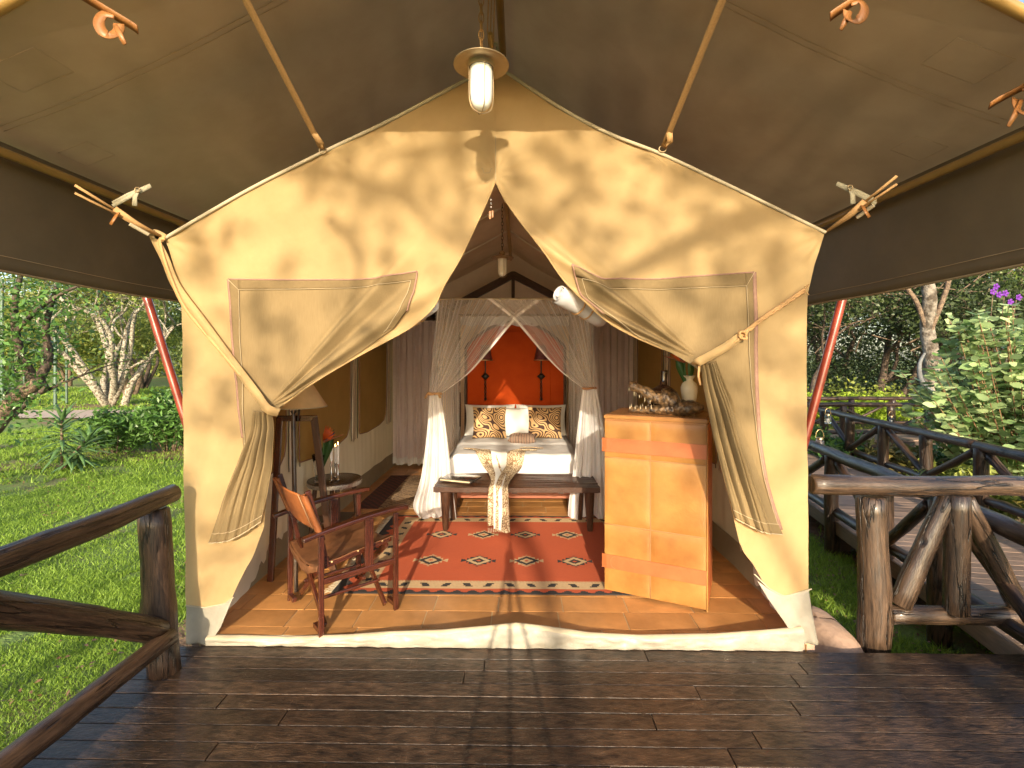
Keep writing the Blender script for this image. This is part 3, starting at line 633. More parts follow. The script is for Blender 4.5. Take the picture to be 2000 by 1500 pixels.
# outer roof, side and back walls, liner
outline = [onY(*p, YG) for p in outL[:7][::-1]] + [onY(*p, YG) for p in outR[1:8]]
def fr(u, v): p = poly_at(outline, u); y = lerp(YG + .004, YB, v); sag = -.03 * math.sin(v * math.pi * 4) ** 2; return Vector((p.x, y, p.z + sag))
mb = MB(); mb.grid(fr, 60, 40, su=4, sv=5); build(mb, 'tent_roof', CANVAS, tent)
inner = [Vector((p.x * .985, 0, p.z - .05)) for p in outline]
def fi(u, v): 
    p = poly_at(inner, u); y = lerp(YG + .05, YB - .06, v); s = abs(u - .5) * 2
    w = .022 * abs(math.sin(v * 16)) ** 6 + .010 * nz(u * 4 + v * 22, v * 3) + .012 * abs(nz(u * 3, v * 30, 2))
    return Vector((p.x, y, p.z - w - .03 * s * (1 - s)))
mb = MB(); mb.grid(fi, 70, 160, su=4, sv=5); ceil = build(mb, 'ceiling_liner', LINERB, tent)
for yy in (4.25, 5.35, 6.4):
    for dy in (0, .035):
        mb = MB(); mb.tube([Vector((p.x, yy + dy, p.z - .035)) for p in smooth_line(inner, 30)], .006, 5); build(mb, 'ceiling_seam', LINER, ceil)
for X, s in ((XL, 1), (XR, -1)):
    zt = 2.42
    mb = MB(); mb.grid(lambda u, v: Vector((X - s * .03 + s * .10 * max(0, 1 - u * 5), lerp(YG + .02, YB, u), lerp(-.38, zt, v))), 20, 2); build(mb, 'outer_side_wall', CANVAS, tent)
    def fw(u, v):
        y = lerp(YG + .03, YB - .05, u); z = lerp(.0, zt + .02, v); k = 1 - sm(.6, .95, z)
        return Vector((X + s * .07 * max(0, 1 - u * 4) + s * (.012 + .012 * abs(nz(y * 7, z * .8, s)) * k * 2.4 + .01 * nz(y * 2, z * 2, 4)), y, z))
    mb = MB(); mb.grid(fw, 150, 40, su=5, sv=2.4); wl_ = build(mb, 'side_wall', LINER, tent)
    mb = MB(); mb.grid(lambda u, v: Vector((X + s * (.03 + .012 * nz(u * 16, v * 2, s) + .02 * (1 - v)), lerp(YG + .03, YB - .1, u), lerp(.002, .21, v))), 90, 5); build(mb, 'wall_skirt', SKIRTB, tent)
    for (y0, y1) in ((6.0, 7.2), (4.35, 5.66), (3.15, 4.1)):
        P = [(y0 + .03, 2.15), (y0, 2.1), (y0, .80), (y0 + .02, .76), (y0 + .3, .74), (y1 - .35, .76), (y1 - .12, .80), (y1 - .03, .88), (y1, 1.0), (y1, 2.1), (y1 - .03, 2.15)]
        mb = MB(); mb.poly([(X + s * .042, a, b) for a, b in P], .012, (s, 0, 0)); w_ = build(mb, 'window_cover', WINB, wl_, smooth=False)
        mb = MB(); mb.tube([(X + s * .056, a, b) for a, b in P[1:10]], .006, 5); build(mb, 'cover_piping', BINDING, w_)
        for q in (.07, .2, .28):
            mb = MB(); mb.tube([(X + s * .05, y1 + q + .012 * math.sin(z * 5), z) for z in np.linspace(2.2, .72, 14)], .004, 5); build(mb, 'window_cord', BLACK if q != .2 else BINDING, w_)
        mb = MB(); mb.ribbon([(X + s * .046, y1 + .13, z) for z in np.linspace(2.2, .70, 12)], .09, nrm=(s, 0, 0)); build(mb, 'window_tape', LINER, w_)
mb = MB(); P = [Vector((p.x, YB - .01, p.z)) for p in outline] ; mb.poly([(XL, YB - .01, 0)] + P + [(XR, YB - .01, 0)], .01, (0, 1, 0)); build(mb, 'back_wall', LINERB, tent, smooth=False)
mb = MB()
ap = Vector((XC + .04, 7.45, 2.98))
for sx in (-1, 1): mb.beam(ap, ap + Vector((sx * 1.25, 0, -.66)), .07, .11)
mb.beam(ap + Vector((0, 0, .05)), ap + Vector((0, 0, -.6)), .05, .05, up=(0, 1, 0)); mb.beam((XL + .1, 7.45, 2.33), (XR - .1, 7.45, 2.33), .07, .1); build(mb, 'roof_truss', WOODD, tent, smooth=False, bevel=.004)
# ridge beam and front post behind the seam
mb = MB(); mb.tube([(XC, YG + .06, 3.28), (XC, YB - .1, 3.28)], .025, 10); build(mb, 'ridge_pole', POLE, tent)
# tiled floor
floor = bpy.data.objects.new('tiled_floor', None); COL.objects.link(floor); struct(floor); floor['label'] = 'honey coloured sandstone tile floor inside the tent'
mb = MB(); mb.box(((XL + XR) / 2, (YG + YB) / 2 + .01, -.013), (XR - XL, YB - YG - .02, .02)); build(mb, 'grout_bed', GROUT, floor, smooth=False)
mb = MB(); mb.box(((XL + XR) / 2, (YG + YB) / 2 + .02, -.22), (XR - XL - .02, YB - YG - .04, .38)); struct(build(mb, 'tent_plinth', STONE, None, smooth=False))
def tile_mesh(w, h):
    b = MB(); b.box((0, 0, 0), (w - .007, h - .007, .012)); o = build(b, 'tile_src', TILE, None, smooth=False, bevel=.002); me = o.data; bpy.data.objects.remove(o); return me
tw, thh = .437, .209; TM = {1: tile_mesh(tw, thh), 2: tile_mesh(tw / 2, thh)}
y = 3.053 - thh / 2 - .001; row = 0
ys = [3.053 + thh * (k - .5) for k in range(0, 24)]; ys[0] = (3.053 + YG + .022) / 2
for r, y in enumerate(ys):
    x = XL + .02 - (.13 if r % 2 else .31)
    while x < XR:
        w = 2 if rnd.random() < .16 else 1; ww = tw / w
        cx_ = x + ww / 2
        if cx_ - ww / 2 < XR and cx_ + ww / 2 > XL and y + thh / 2 < YB - .01:
            o = link(TM[w], 'tile', floor); x0 = max(XL + .005, x); x1 = min(XR - .005, x + ww)
            if x1 - x0 > .03: o.location = ((x0 + x1) / 2, y, -.0035 + rnd.uniform(-.0008, .0008)); o.scale = ((x1 - x0) / ww, .43 if r == 0 else 1, 1)
            else: bpy.data.objects.remove(o)
        x += ww
# stone beside the right front corner
mb = MB()
def stn(u, v):
    g = u * 2 * math.pi; q = (v - .5) * math.pi; r = 1 + .25 * nz(math.cos(g) * 1.3, math.sin(g) * 1.3, v * 2)
    return Vector((2.0 + .19 * r * math.cos(g) * math.cos(q) ** .5, 3.30 + .36 * r * math.sin(g) * math.cos(q) ** .5, -.24 + .20 * math.sin(q) * (1 + .15 * nz(u * 4, v * 4))))
mb.grid(stn, 30, 12); tag(build(mb, 'stone_slab', STONE), 'pinkish flat stone against the right front corner of the tent', 'stone')

# ------------------------------------------------------------------ fly sheet above the tent
fly = thing('tent_fly', 'dark brown canvas flysheet stretched over the tent with hanging side valances', 'flysheet', (XC, 5, 4.25))
YF, YFB, ZR = 2.03, 8.6, 4.27; EL, ER, ZE = -2.80, 2.52, 2.86
for X, s in ((EL, -1), (ER, 1)):
    def fp(u, v, X=X):
        x = lerp(XC, X, u); z = lerp(ZR, ZE + .05, u); y = lerp(YF, YFB, v)
        return Vector((x + (u - .0) ** 8 * s * .12, y, z - .05 * math.sin(math.pi * u) * (1 + .5 * math.cos(v * 12)) + .008 * nz(u * 5, v * 9) + .02 * sm(.2, 0, u)))
    mb = MB(); mb.grid(fp, 50, 60, su=3, sv=6); pnl = build(mb, 'roof_sheet', FLY, fly)
    for v in ((2.57 - YF) / (YFB - YF), (2.61 - YF) / (YFB - YF), .62):
        mb = MB(); mb.ribbon([fp(u, v) - Vector((0, 0, .008)) for u in np.linspace(0, .97, 40)], .004, nrm=(0, 0, -1), th=.001); build(mb, 'roof_seam', FLYSEAM, pnl)
    for (uc, yc, hw, hh_) in ((.42, 2.42, .10, .10), (.82, 2.32, .11, .10), (.93, 3.0, .07, .10)):
        vc = (yc - YF) / (YFB - YF); dv = hh_ / (YFB - YF); mb = MB()
        mb.ribbon([fp(uc + hw * a, vc + dv * b) - Vector((0, 0, .009)) for a, b in ((-.3, -1), (.5, -1), (.5, 1), (-.3, 1), (-.3, -1))], .0035, nrm=(0, 0, -1), th=.001); build(mb, 'reinforcing_stitch', FLYSEAM, pnl)
    def fv(u, v, X=X, s=s): 
        y = lerp(YF, YFB, u); return Vector((X + s * .10 + s * .10 * v + .01 * nz(u * 7, v), y, lerp(ZE + .05, 2.20 + .015 * nz(u * 6), v)))
    mb = MB(); mb.grid(fv, 60, 14, su=6, sv=.7); vl = build(mb, 'side_valance', FLYV, fly, solid=.004)
    mb = MB(); mb.ribbon([fv(u, .88) - Vector((s * .006, 0, 0)) for u in np.linspace(0, 1, 40)], .004, nrm=(-s, 0, 0), th=.001); build(mb, 'valance_stitch', FLYSEAM, vl)
    mb = MB(); mb.tube([fv(u, 1) for u in np.linspace(0, 1, 40)], .008, 6); build(mb, 'valance_hem', FLY, vl)
    mb = MB(); mb.tube([(X + s * .02, YF - .1, ZE - .035), (X + s * .02, YFB, ZE - .035)], .026, 12); build(mb, 'eave_pole', POLE, fly)
    mb = MB(); mb.tube([(X + s * .0, YF + .0, ZE + .02), (XC, YF + .0, ZR + .0)], .026, 12); build(mb, 'front_pole', POLE, fly)
    mb = MB(); a, b = (onY(285, 575, 4.4), onY(362, 820, 4.4)) if s < 0 else (onY(1645, 585, 4.4), onY(1580, 830, 4.4)); mb.tube([a + (a - b) * .5, a + (b - a) * 2.42], .036, 14); build(mb, 'prop_pole', REDPOLE, fly)
mb = MB()
zt_ = 3.37; hw = (ZR - zt_) / (ZR - ZE) * (ER - XC)
mb.poly([(XC - hw, YF - .03, zt_), (XC + hw, YF - .03, zt_), (XC, YF - .03, ZR)], .006, (0, 1, 0)); build(mb, 'gable_sheet', FLY, fly, smooth=False)
mb = MB(); mb.tube([(XC, YF - .1, ZR - .06), (XC, YFB, ZR - .06)], .03, 12); build(mb, 'ridge_pole', POLE, fly)
# webbing straps from the tent roof edge up to the front of the fly
for (a, b) in (((632, 297), (480, 0)), ((1293, 294), (1411, 0))):
    p0 = onY(*a, YG - .01); p1 = onY(*b, 2.15); p2 = p1 + (p1 - p0) * .28
    st = thing('webbing_strap', 'orange tan webbing strap from tent roof edge up to the flysheet, %s of the lamp' % ('left' if a[0] < 900 else 'right'), 'strap', p0, 'webbing straps')
    mb = MB(); mb.ribbon([p0.lerp(p2, t) for t in np.linspace(.03, 1, 20)], .034, nrm=(0, -1, -.6)); build(mb, 'strap_band', STRAP, st)
    mb = MB(); d = (p1 - p0).normalized(); mb.ribbon([p0.lerp(p1, .03), p0.lerp(p1, .08) + Vector((.02, -.02, -.01)), p0.lerp(p1, .16)], .034, nrm=(0, -1, -.6)); build(mb, 'strap_tail', STRAP, st)
    mb = MB(); q = p0; mb.tube([q + Vector((.022 * math.cos(g), -.012, .018 * math.sin(g) + .004)) for g in np.linspace(0, 6.28, 16)], .0035, 6); build(mb, 'buckle_ring', BRONZE, st)
# leather hold-downs and canvas buckles on the underside
def holddown(px, py, Y, flip, mt, label, kind, sc=1.0):
    c = onY(px, py, Y); t = thing('fly_tie', label, 'strap', c, 'ties under the flysheet'); q = lambda x, y, z: c + Vector((x * flip, y, z)) * sc
    mb = MB(); sl = lambda P_, n=18: smooth_line(P_, n)
    if kind == 'loop':
        mb.ribbon(sl([q(-.16, -.12, .085), q(-.06, -.04, .04), q(.03, .0, -.005), q(.06, .01, -.025)]), .042, nrm=(0, -.5, -1), th=.005); build(mb, 'strap_band', mt, t)
        mb = MB(); mb.ribbon(sl([q(-.02, -.02, .02), q(-.055, -.035, .015), q(-.065, -.05, -.03), q(-.045, -.055, -.075), q(-.02, -.045, -.085), q(-.005, -.02, -.05), q(-.01, -.01, -.01)], 26), .042, nrm=(.3, -1, .4), th=.004); build(mb, 'strap_loop', mt, t)
        mb = MB(); mb.ribbon([q(-.02, -.02, -.02), q(.01, -.03, -.07), q(.035, -.03, -.115)], [.016, .026, .016], nrm=(0, -1, 0), th=.004); build(mb, 'strap_tail', mt, t)
    else:
        for dz in (0, .018): mb.ribbon([q(-.12, -.03, -.085 + dz), q(-.03, -.02, -.03 + dz), q(.09, 0, .045 + dz * .3)], .02, nrm=(0, -1, -.4), th=.004)
        build(mb, 'strap_band', mt, t)
        mb = MB(); mb.ribbon([q(.03, -.02, .015), q(.02, -.035, -.03), q(.015, -.03, -.085)], [.022, .028, .03], nrm=(0, -1, 0), th=.004); build(mb, 'strap_tail', mt, t)
        mb = MB(); mb.tube([q(.03 + .015 * math.cos(g), -.03, .012 + .015 * math.sin(g)) for g in np.linspace(0, 5.6, 14)], .004 * sc, 6); build(mb, 'buckle_ring', BRONZE, t)
holddown(240, 45, 2.14, 1, LEATHER_O, 'tan leather strap loop under the upper left of the flysheet', 'loop')
holddown(1648, 20, 2.14, -1, LEATHER_O, 'small tan leather loop under the flysheet at the upper right, nearer the lamp', 'loop', .9)
holddown(1972, 190, 2.30, -1, LEATHER_O, 'big tan leather loop beside the right eave pole', 'loop', 1.35)
holddown(266, 378, 2.95, 1, STRAPG, 'greyish webbing buckle on the left eave pole', 'buckle')
holddown(1664, 374, 2.95, -1, STRAPG, 'greyish webbing buckle on the right eave pole', 'buckle')
# guy lines from the tent shoulders to the eave poles, each with a toggle
for (a, b, tg, lab) in (((323, 466), (146, 366), (272, 448), 'left'), ((1610, 455), (1752, 348), (1690, 413), 'right')):
    p0 = onY(*a, YG); p1 = onY(*b, YG - .35); t = thing('guy_line', 'tan webbing guy line with wooden toggle pulling the %s shoulder of the tent' % lab, 'guy line', p0, 'guy lines at the tent shoulders'); d = p1 - p0
    mb = MB(); mb.ribbon([p0, p0 + d * .35 + Vector((0, 0, -.008)), p0 + d * .6], [.012, .03, .045], nrm=(0, -1, 0), th=.012); build(mb, 'wrapped_webbing', STRAP, t)
    mb = MB(); mb.ribbon([p0 + d * .5, p1 + Vector((0, 0, .012))], .014, th=.003); mb.ribbon([p0 + d * .5 - Vector((0, 0, .015)), p1 - Vector((0, 0, .03))], .012, th=.003); build(mb, 'webbing_tail', STRAP, t)
    mb = MB(); k = p0 + d * .55; mb.ribbon([k, k + Vector((.0, -.03, -.05)), k + Vector((-.02 * (1 if a[0] < 900 else -1), -.03, -.08))], .018, th=.003); build(mb, 'loose_end', LEATHER_O, t)
    c = onY(*tg, YG - .12); dd = d.normalized(); mb = MB(); mb.tube([c - dd * .05, c + dd * .05], .011, 10); build(mb, 'toggle', PIPING, t)
# ridge rope behind the lamp
t = thing('ridge_rope', 'bundled rope with wooden toggle behind the big lamp at the ridge', 'rope', onY(962, 130, 2.9))
mb = MB()
for dx, dz in ((-6, 0), (0, 3), (6, 0)): mb.tube([onY(962 + dx * .4, 132, 2.9), onY(958 + dx, 60, 2.75), onY(962 + dx, -60, 2.6), onY(966, -330, 2.4)], .004, 6)
build(mb, 'rope_strand', STRAP, t); mb = MB(); mb.tube([onY(958, 65, 2.66), onY(962, 108, 2.8)], .012, 10); build(mb, 'toggle', POLE, t)
mb = MB(); mb.ribbon([onY(955, 90, 2.78), onY(970, 85, 2.76), onY(972, 100, 2.8)], .02); build(mb, 'wrapped_webbing', STRAPG, t)
# ------------------------------------------------------------------ pendant lamps
def pendant(c, s, ztop, label, chain_mat):
    """c = centre of the disc shade"""
    c = Vector(c); t = thing('pendant_lamp', label, 'lamp', c)
    def L(mb, prof, z=0): return mb.lathe([(r * s, h * s) for r, h in prof], c + Vector((0, 0, z * s)), 32)
    mb = MB(); L(mb, [(.0, .0), (.05, .004), (.137, -.006), (.1385, -.010), (.136, -.012), (.08, -.004), (.068, -.006), (.068, -.024), (.060, -.026), (.058, -.02), (.0, -.02)]); build(mb, 'disc_shade', BRONZE, t)
    mb = MB(); L(mb, [(0, .075), (.014, .075), (.022, .068), (.036, .058), (.039, .048), (.036, .038), (.028, .034), (.030, .026), (.042, .018), (.044, .0), (.03, 0)]); build(mb, 'lamp_cap', BRONZE, t)
    mb = MB(); L(mb, [(.0, -.015), (.056, -.015), (.056, -.05), (.056, -.155), (.052, -.190), (.041, -.215), (.022, -.230), (0, -.234)]); build(mb, 'frosted_globe', FROST, t)
    for k in range(2):
        g = math.pi / 2 * k + .35; e = Vector((math.cos(g), math.sin(g), 0)); mb = MB()
        P = [(.066, -.015), (.0625, -.05), (.0625, -.155), (.058, -.20), (.042, -.232), (0, -.248), (-.042, -.232), (-.058, -.20), (-.0625, -.155), (-.0625, -.05), (-.066, -.015)]
        mb.tube(smooth_line([c + (e * x + Vector((0, 0, z))) * s for x, z in P], 50), .0022 * s, 6); build(mb, 'guard_wire', BRONZE, t)
    mb = MB(); mb.tube([c + Vector((.064 * s * math.cos(g), .064 * s * math.sin(g), -.020 * s)) for g in np.linspace(0, 6.283, 24)], .004 * s, 6); build(mb, 'guard_ring', BRONZE, t)
    z = c.z + .078 * s; k = 0; mb = MB(); ll = .052 * s
    while z < ztop:
        e = Vector((1, 0, 0)) if k % 2 else Vector((.3, .95, 0)); P = []
        for g in np.linspace(0, 2 * math.pi, 17)[:-1]:
            P.append(Vector((c.x, c.y, z + ll * .42)) + e * .012 * s * math.cos(g) + Vector((0, 0, 1)) * (ll * .56 * math.sin(g)))
        P.append(P[0]); mb.tube(P, .0032 * s, 5, caps=False); z += ll * .82; k += 1
    build(mb, 'chain', chain_mat, t)
    mb = MB(); mb.tube([Vector((c.x + .006 * s * math.sin(h * 40), c.y - .006, h)) for h in np.linspace(c.z + .06 * s, ztop, 14)], .0018 * s, 5); build(mb, 'lamp_cable', STRAP, t)
pendant(onY(940, 124, 2.42), 1.0, 4.2, 'big bronze pendant lamp with wide disc shade hanging outside above the tent door', STRAP)
pendant(onY(981, 502, 5.0), .86, 3.25, 'smaller pendant lamp hanging inside the tent above the bed', BLACK)

# ------------------------------------------------------------------ kilim rugs
RUGC = [mat('rug_rust', (.47, .088, .026), (.37, .062, .018), rough=.95, scale=60, stretch=(1, 6, 1), bump=.5, bscale=260, bdist=.003),
        mat('rug_cream', (.52, .36, .19), (.42, .28, .14), rough=.95, scale=60, bump=.5, bscale=260, bdist=.003),
        mat('rug_dark', (.03, .024, .022), (.02, .017, .016), rough=.95, scale=60, bump=.5, bscale=260, bdist=.003),
        mat('rug_fringe', (.66, .56, .40), rough=.95)]
def rug(name, label, x0, x1, y0, y1, idx, fringe_x, cell=.0078, mats=RUGC):
    nx = int((x1 - x0) / cell); ny = int((y1 - y0) / cell)
    t = thing(name, label, 'rug', ((x0 + x1) / 2, (y0 + y1) / 2, 0)); mb = MB()
    def f(u, v): 
        x, y = lerp(x0, x1, u), lerp(y0, y1, v); e = min(u, 1 - u, v, 1 - v)
        return Vector((x + .006 * nz(y * 4), y + .006 * nz(x * 3, 4), .0075 + .004 * nz(x * 3, y * 3) + .004 * max(0, nz(x * 1.2 + y * 6, y)) ))
    mb.grid(f, nx, ny, mi=lambda i, j: idx(x0 + (i + .5) * cell, y0 + (j + .5) * cell, i, j, nx, ny)); build(mb, 'woven_field', mats, t, solid=.005)
    mb = MB()
    for X, s in fringe_x:
        yy = y0 + .01
        while yy < y1 - .01:
            L = rnd.uniform(.04, .075); mb.ribbon([(X, yy, .006), (X + s * L * .5, yy + rnd.uniform(-.01, .01), .008), (X + s * L, yy + rnd.uniform(-.02, .02), .004)], .005, nrm=(0, 0, 1), th=.002); yy += .013
    build(mb, 'fringe', mats[3], t); return t
def medallion(dx, dy, flip):
    """concentric stepped diamond with small triangles round it; returns None, cream or dark"""
    ax, ay = abs(dx) / .110, abs(dy) / .092; m = ax + ay
    A, B = (1, 2) if not flip else (2, 1)
    if m < .20: return 0
    if m < .52: return B
    if m < .95: return A
    # ring of triangle teeth
    tx = (abs(dx) / .055) % 1; 
    if m < 1.40 and (abs((ax - ay) * 2.0 + .25) % 1) < .95 * (1.44 - m) / .47: return B
    if .98 < ax < 1.30 and ay < (ax - .96) * 1.1: return B
    return None
def idx_main(x, y, i, j, nx, ny):
    X0, X1, Y0, Y1 = -1.36, 1.12, 3.49, 5.22
    dl, dr, df, db = x - X0, X1 - x, y - Y0, Y1 - y
    de = min(df, db); ds = min(dl, dr)
    # outer dark zigzag along front/back, wider one on the sides
    zz = abs(((x / .115) % 1) - .5) * 2
    z2 = abs(((y / .13) % 1) - .5) * 2
    if de < .026 + .036 * math.floor(zz * 4) / 4: return 2
    if ds < .055 + .06 * math.floor(z2 * 4) / 4: return 2
    d2 = min(de - .075, ds - .15)
    if d2 < 0: return 0
    if d2 < .125:
        if d2 > .115 and (i + j) % 3 == 0: return 0
        along = x if de - .075 < ds - .15 else y; k = (along / .158) % 1; c = (d2 - .0625)
        sg = 1 if int(along / .158) % 2 else -1
        q = abs(c); o = (k - .5) * .158 - sg * math.copysign(.012 if q > .012 else 0, c)
        if q < .03 and abs(o) < .026: return 2
        return 1
    for ry, rowf in ((4.06, 1), (4.66, 0)):
        for k in range(-1, 5):
            cxk = -.148 + (k - 1.5) * .40
            if abs(x - cxk) < .2 and abs(y - ry) < .13:
                if k < 0 or k > 3: continue
                r = medallion(x - cxk, y - ry, (k + rowf) % 2)
                if r is not None: return r
    return 0
rug('kilim_rug', 'rust red rug with eight diamond medallions and cream border in front of the bench', -1.36, 1.12, 3.49, 5.22, idx_main, [(-1.36, -1)])
RUGD = [mat('runner_tan', (.30, .20, .11), (.24, .15, .08), rough=.95, scale=50, bump=.5, bscale=260), mat('runner_dark', (.06, .025, .02), (.04, .018, .015), rough=.95), mat('runner_red', (.14, .035, .025), rough=.95), mat('runner_fringe', (.05, .03, .025), rough=.95)]
def idx_run(x, y, i, j, nx, ny):
    e = min(x + 1.86, -1.02 - x); u = (x * .9 + y) ; a = abs(((y / .16) % 1) - .5)
    if x < -1.60: return 1 if (math.floor(x / .03) + math.floor(y / .035)) % 3 else 2
    if e < .07: return 2 if a < .25 else 1
    k = abs(((x + .5) / .22) % 1 - .5) + a
    return 1 if .42 < k < .5 or .12 < k < .18 else 0
rug('runner_rug', 'small dark bordered tan rug beside the left side of the bed', -1.86, -1.02, 5.45, 7.0, idx_run, [(-1.60, 1)], .014, RUGD)

# ------------------------------------------------------------------ bed with netting
bx0, bx1, by0, by1 = -.80, .66, 5.5, 7.15
bed = thing('double_bed', 'double bed with white sheets and an arched orange red headboard between carved posts', 'bed', (-.07, 6.3, 0))
mb = MB(); mb.box((-.07, by0 + .03, .25), (1.36, .04, .27)); mb.box((bx0 + .06, 6.35, .25), (.04, 1.6, .27)); mb.box((bx1 - .06, 6.35, .25), (.04, 1.6, .27)); build(mb, 'side_rail', mat('bed_base_wood', (.30, .10, .05), (.20, .06, .03), rough=.4, scale=8, stretch=(10, 1, 1), coord='UV'), bed, smooth=False, bevel=.004)
for x in (bx0 + .08, bx1 - .08):
    for y in (by0 + .06, by1 - .1): mb = MB(); mb.box((x, y, .06), (.07, .07, .12)); build(mb, 'bed_foot', WOODD, bed, smooth=False, bevel=.004)
zt = .615
def fm(u, v):
    # rounded slab: v runs from the foot hem over the top to the head
    s = v * 2.05; x = lerp(bx0, bx1, u); e = min(u, 1 - u) * (bx1 - bx0)
    dr = .05 * (1 - sm(0, .10, e)) ** 1.5; wr = .008 * nz(x * 4, s * 3) + .006 * nz(x * 12, s * 9, 2)
    if s < .26: y, z = by0 - .03 + .01 * math.sin(x * 8), .33 + s
    elif s < .36: g = (s - .26) / .10 * math.pi / 2; y, z = by0 - .03 + .05 * (1 - math.cos(g)), .59 + .03 * math.sin(g)
    else: y, z = by0 + .02 + (s - .36), .62
    z += wr * (1 if s > .3 else .3) - dr; y += wr * .6
    if s > .9: z += .02 * sm(.9, 1.0, s) * (1 - sm(1.15, 1.3, s))   # turned-down top sheet
    return Vector((x, y, z))
mb = MB(); mb.grid(fm, 70, 90); build(mb, 'bed_sheet', SHEET, bed)
mb = MB(); mb.box((-.07, 6.33, .47), (1.42, 1.62, .26)); build(mb, 'mattress', SHEET, bed, bevel=.04)
for X, s in ((bx0 - .004, -1), (bx1 + .004, 1)):
    mb = MB(); mb.grid(lambda u, v: Vector((X + s * (.006 + .012 * nz(u * 9, v * 2)), lerp(by0 - .02, by1, u), lerp(.30, .585, v))), 40, 6); build(mb, 'sheet_side', SHEET, bed)
# headboard: arched panel with dark frame
def arch(x0, x1, z0, zs, zp, n=28): return [(x0, z0), (x0, zs)] + [(lerp(x0, x1, k / n), zs + (zp - zs) * math.sin(math.pi * k / n) ** .8) for k in range(1, n)] + [(x1, zs), (x1, z0)]
mb = MB(); mb.poly([(x, 7.24, z) for x, z in arch(-.80, .67, .3, 1.86, 2.24)], .03, (0, 1, 0)); hb = build(mb, 'headboard', RED, bed, smooth=False)
mb = MB(); mb.poly([(x, 7.225, z) for x, z in arch(-.58, .46, .62, 1.72, 2.10)], .016, (0, 1, 0)); build(mb, 'padded_panel', RED, hb, smooth=False, bevel=.006)
mb = MB(); mb.tube([(x, 7.22, z) for x, z in arch(-.80, .67, .5, 1.86, 2.25)], .022, 8); build(mb, 'headboard_frame', WOODD, bed)
for X in (-.915, .785):
    mb = MB(); prof = []
    for k in range(60):
        z = k / 59 * 1.95; r = .035 + .014 * math.sin(z * 34) * (1 if .9 < z < 1.6 else .3) + (.012 if z < .5 else 0); prof.append((r, z))
    mb.lathe(prof + [(0, 1.96)], (X, 7.12, 0), 14); mb.box((X, 7.12, .95), (.10, .06, .5)); build(mb, 'bed_post', WOODD, bed)
    mb = MB(); mb.lathe([(0, 0), (.045, .01), (.05, .05), (.02, .09), (0, .1)], (X, 7.12, 1.95), 14); build(mb, 'post_finial', WOODD, bed)
# wall sconces fixed to the headboard
for px in (948, 1057):
    c = onY(px, 690, 7.17); t = thing('wall_sconce', 'dark wrought sconce with red beaded shade on the headboard, %s of the two' % ('left' if px < 1000 else 'right'), 'wall lamp', c, 'sconces on the headboard')
    mb = MB(); mb.lathe([(.062, .12), (.10, -.10), (.098, -.10), (.060, .12)], c, 18); build(mb, 'lamp_shade', mat('sconce_shade', (.16, .03, .025), (.05, .012, .012), rough=.6, scale=40), t)
    mb = MB(); mb.tube([c + Vector((.10 * math.cos(g), .10 * math.sin(g), -.10)) for g in np.linspace(0, 6.28, 20)], .009, 6); build(mb, 'shade_trim', BRASS, t)
    mb = MB(); mb.tube([c + Vector((0, 0, -.1)), c + Vector((0, 0, -.30))], .010, 8); mb.box(c + Vector((0, .0, -.34)), (.085, .012, .085), Matrix.Rotation(math.radians(45), 3, 'Y')); build(mb, 'sconce_bracket', BLACK, t)
    mb = MB()
    for ph in (0, math.pi): mb.tube([c + Vector((.012 * math.cos(h * 55 + ph), .012 * math.sin(h * 55 + ph), -.40 - h)) for h in np.linspace(0, .26, 40)], .007, 5)
    mb.lathe([(0, -.70), (.02, -.685), (.022, -.67), (.008, -.65), (0, -.65)], c, 10); build(mb, 'twisted_stem', BLACK, t)
def cushion(name, c, w, h, th, tilt, rz, m, parent=None, seed=0, uvs=1.0, pipe=None):
    c = Vector(c); R = Matrix.Rotation(rz, 3, 'Z') @ Matrix.Rotation(tilt, 3, 'X')
    mb = MB()
    for sd in (-1, 1):
        def f(u, v):
            a, b = u * 2 - 1, v * 2 - 1; pinch = 1 - .06 * (1 - abs(a) ** 2) * abs(b) ** 3 * 1
            k = max(0, (1 - a ** 4) * (1 - b ** 4)) ** .55
            x = a * w / 2 * (1 - .07 * (1 - b * b)) * 1; z = b * h / 2 * (1 - .07 * (1 - a * a))
            return c + R @ Vector((x, sd * (th / 2 * k + .008 * nz(a * 2 + seed, b * 2, sd) * k * 2), z))
        mb.grid(f, 26, 22, su=w * uvs, sv=h * uvs)
    return build(mb, name, m, parent)
pill = [(-.42, 'white bed pillow with raised corner behind the left cushion'), (.30, 'white bed pillow behind the right cushion')]
for k, (x, lb) in enumerate(pill):
    o = cushion('pillow', (x, 6.90, .83), .72, .46, .20, math.radians(-24), .05 * (1 - 2 * k), PILLOW, None, k * 3); tag(o, lb, 'pillow', 'white pillows on the bed')
o = cushion('pillow', (-.06, 6.74, .82), .52, .42, .16, math.radians(-22), .02, PILLOW, None, 8); tag(o, 'white pillow between the two swirl patterned cushions', 'pillow', 'white pillows on the bed')
for x, lb, rz in ((-.41, 'swirl striped black and tan cushion on the left of the bed', .06), (.34, 'swirl striped black and tan cushion on the right of the bed', -.06)):
    o = cushion('throw_cushion', (x, 6.60, .83), .46, .44, .14, math.radians(-20), rz, ZEBRA, None, x * 5, 1.5); tag(o, lb, 'cushion', 'swirl cushions on the bed')
o = cushion('throw_cushion', (.035, 6.15, .69), .36, .15, .12, math.radians(-70), -.15, STRIPE, None, 4, 1.5); tag(o, 'small striped roll cushion lying on the middle of the bed', 'cushion')
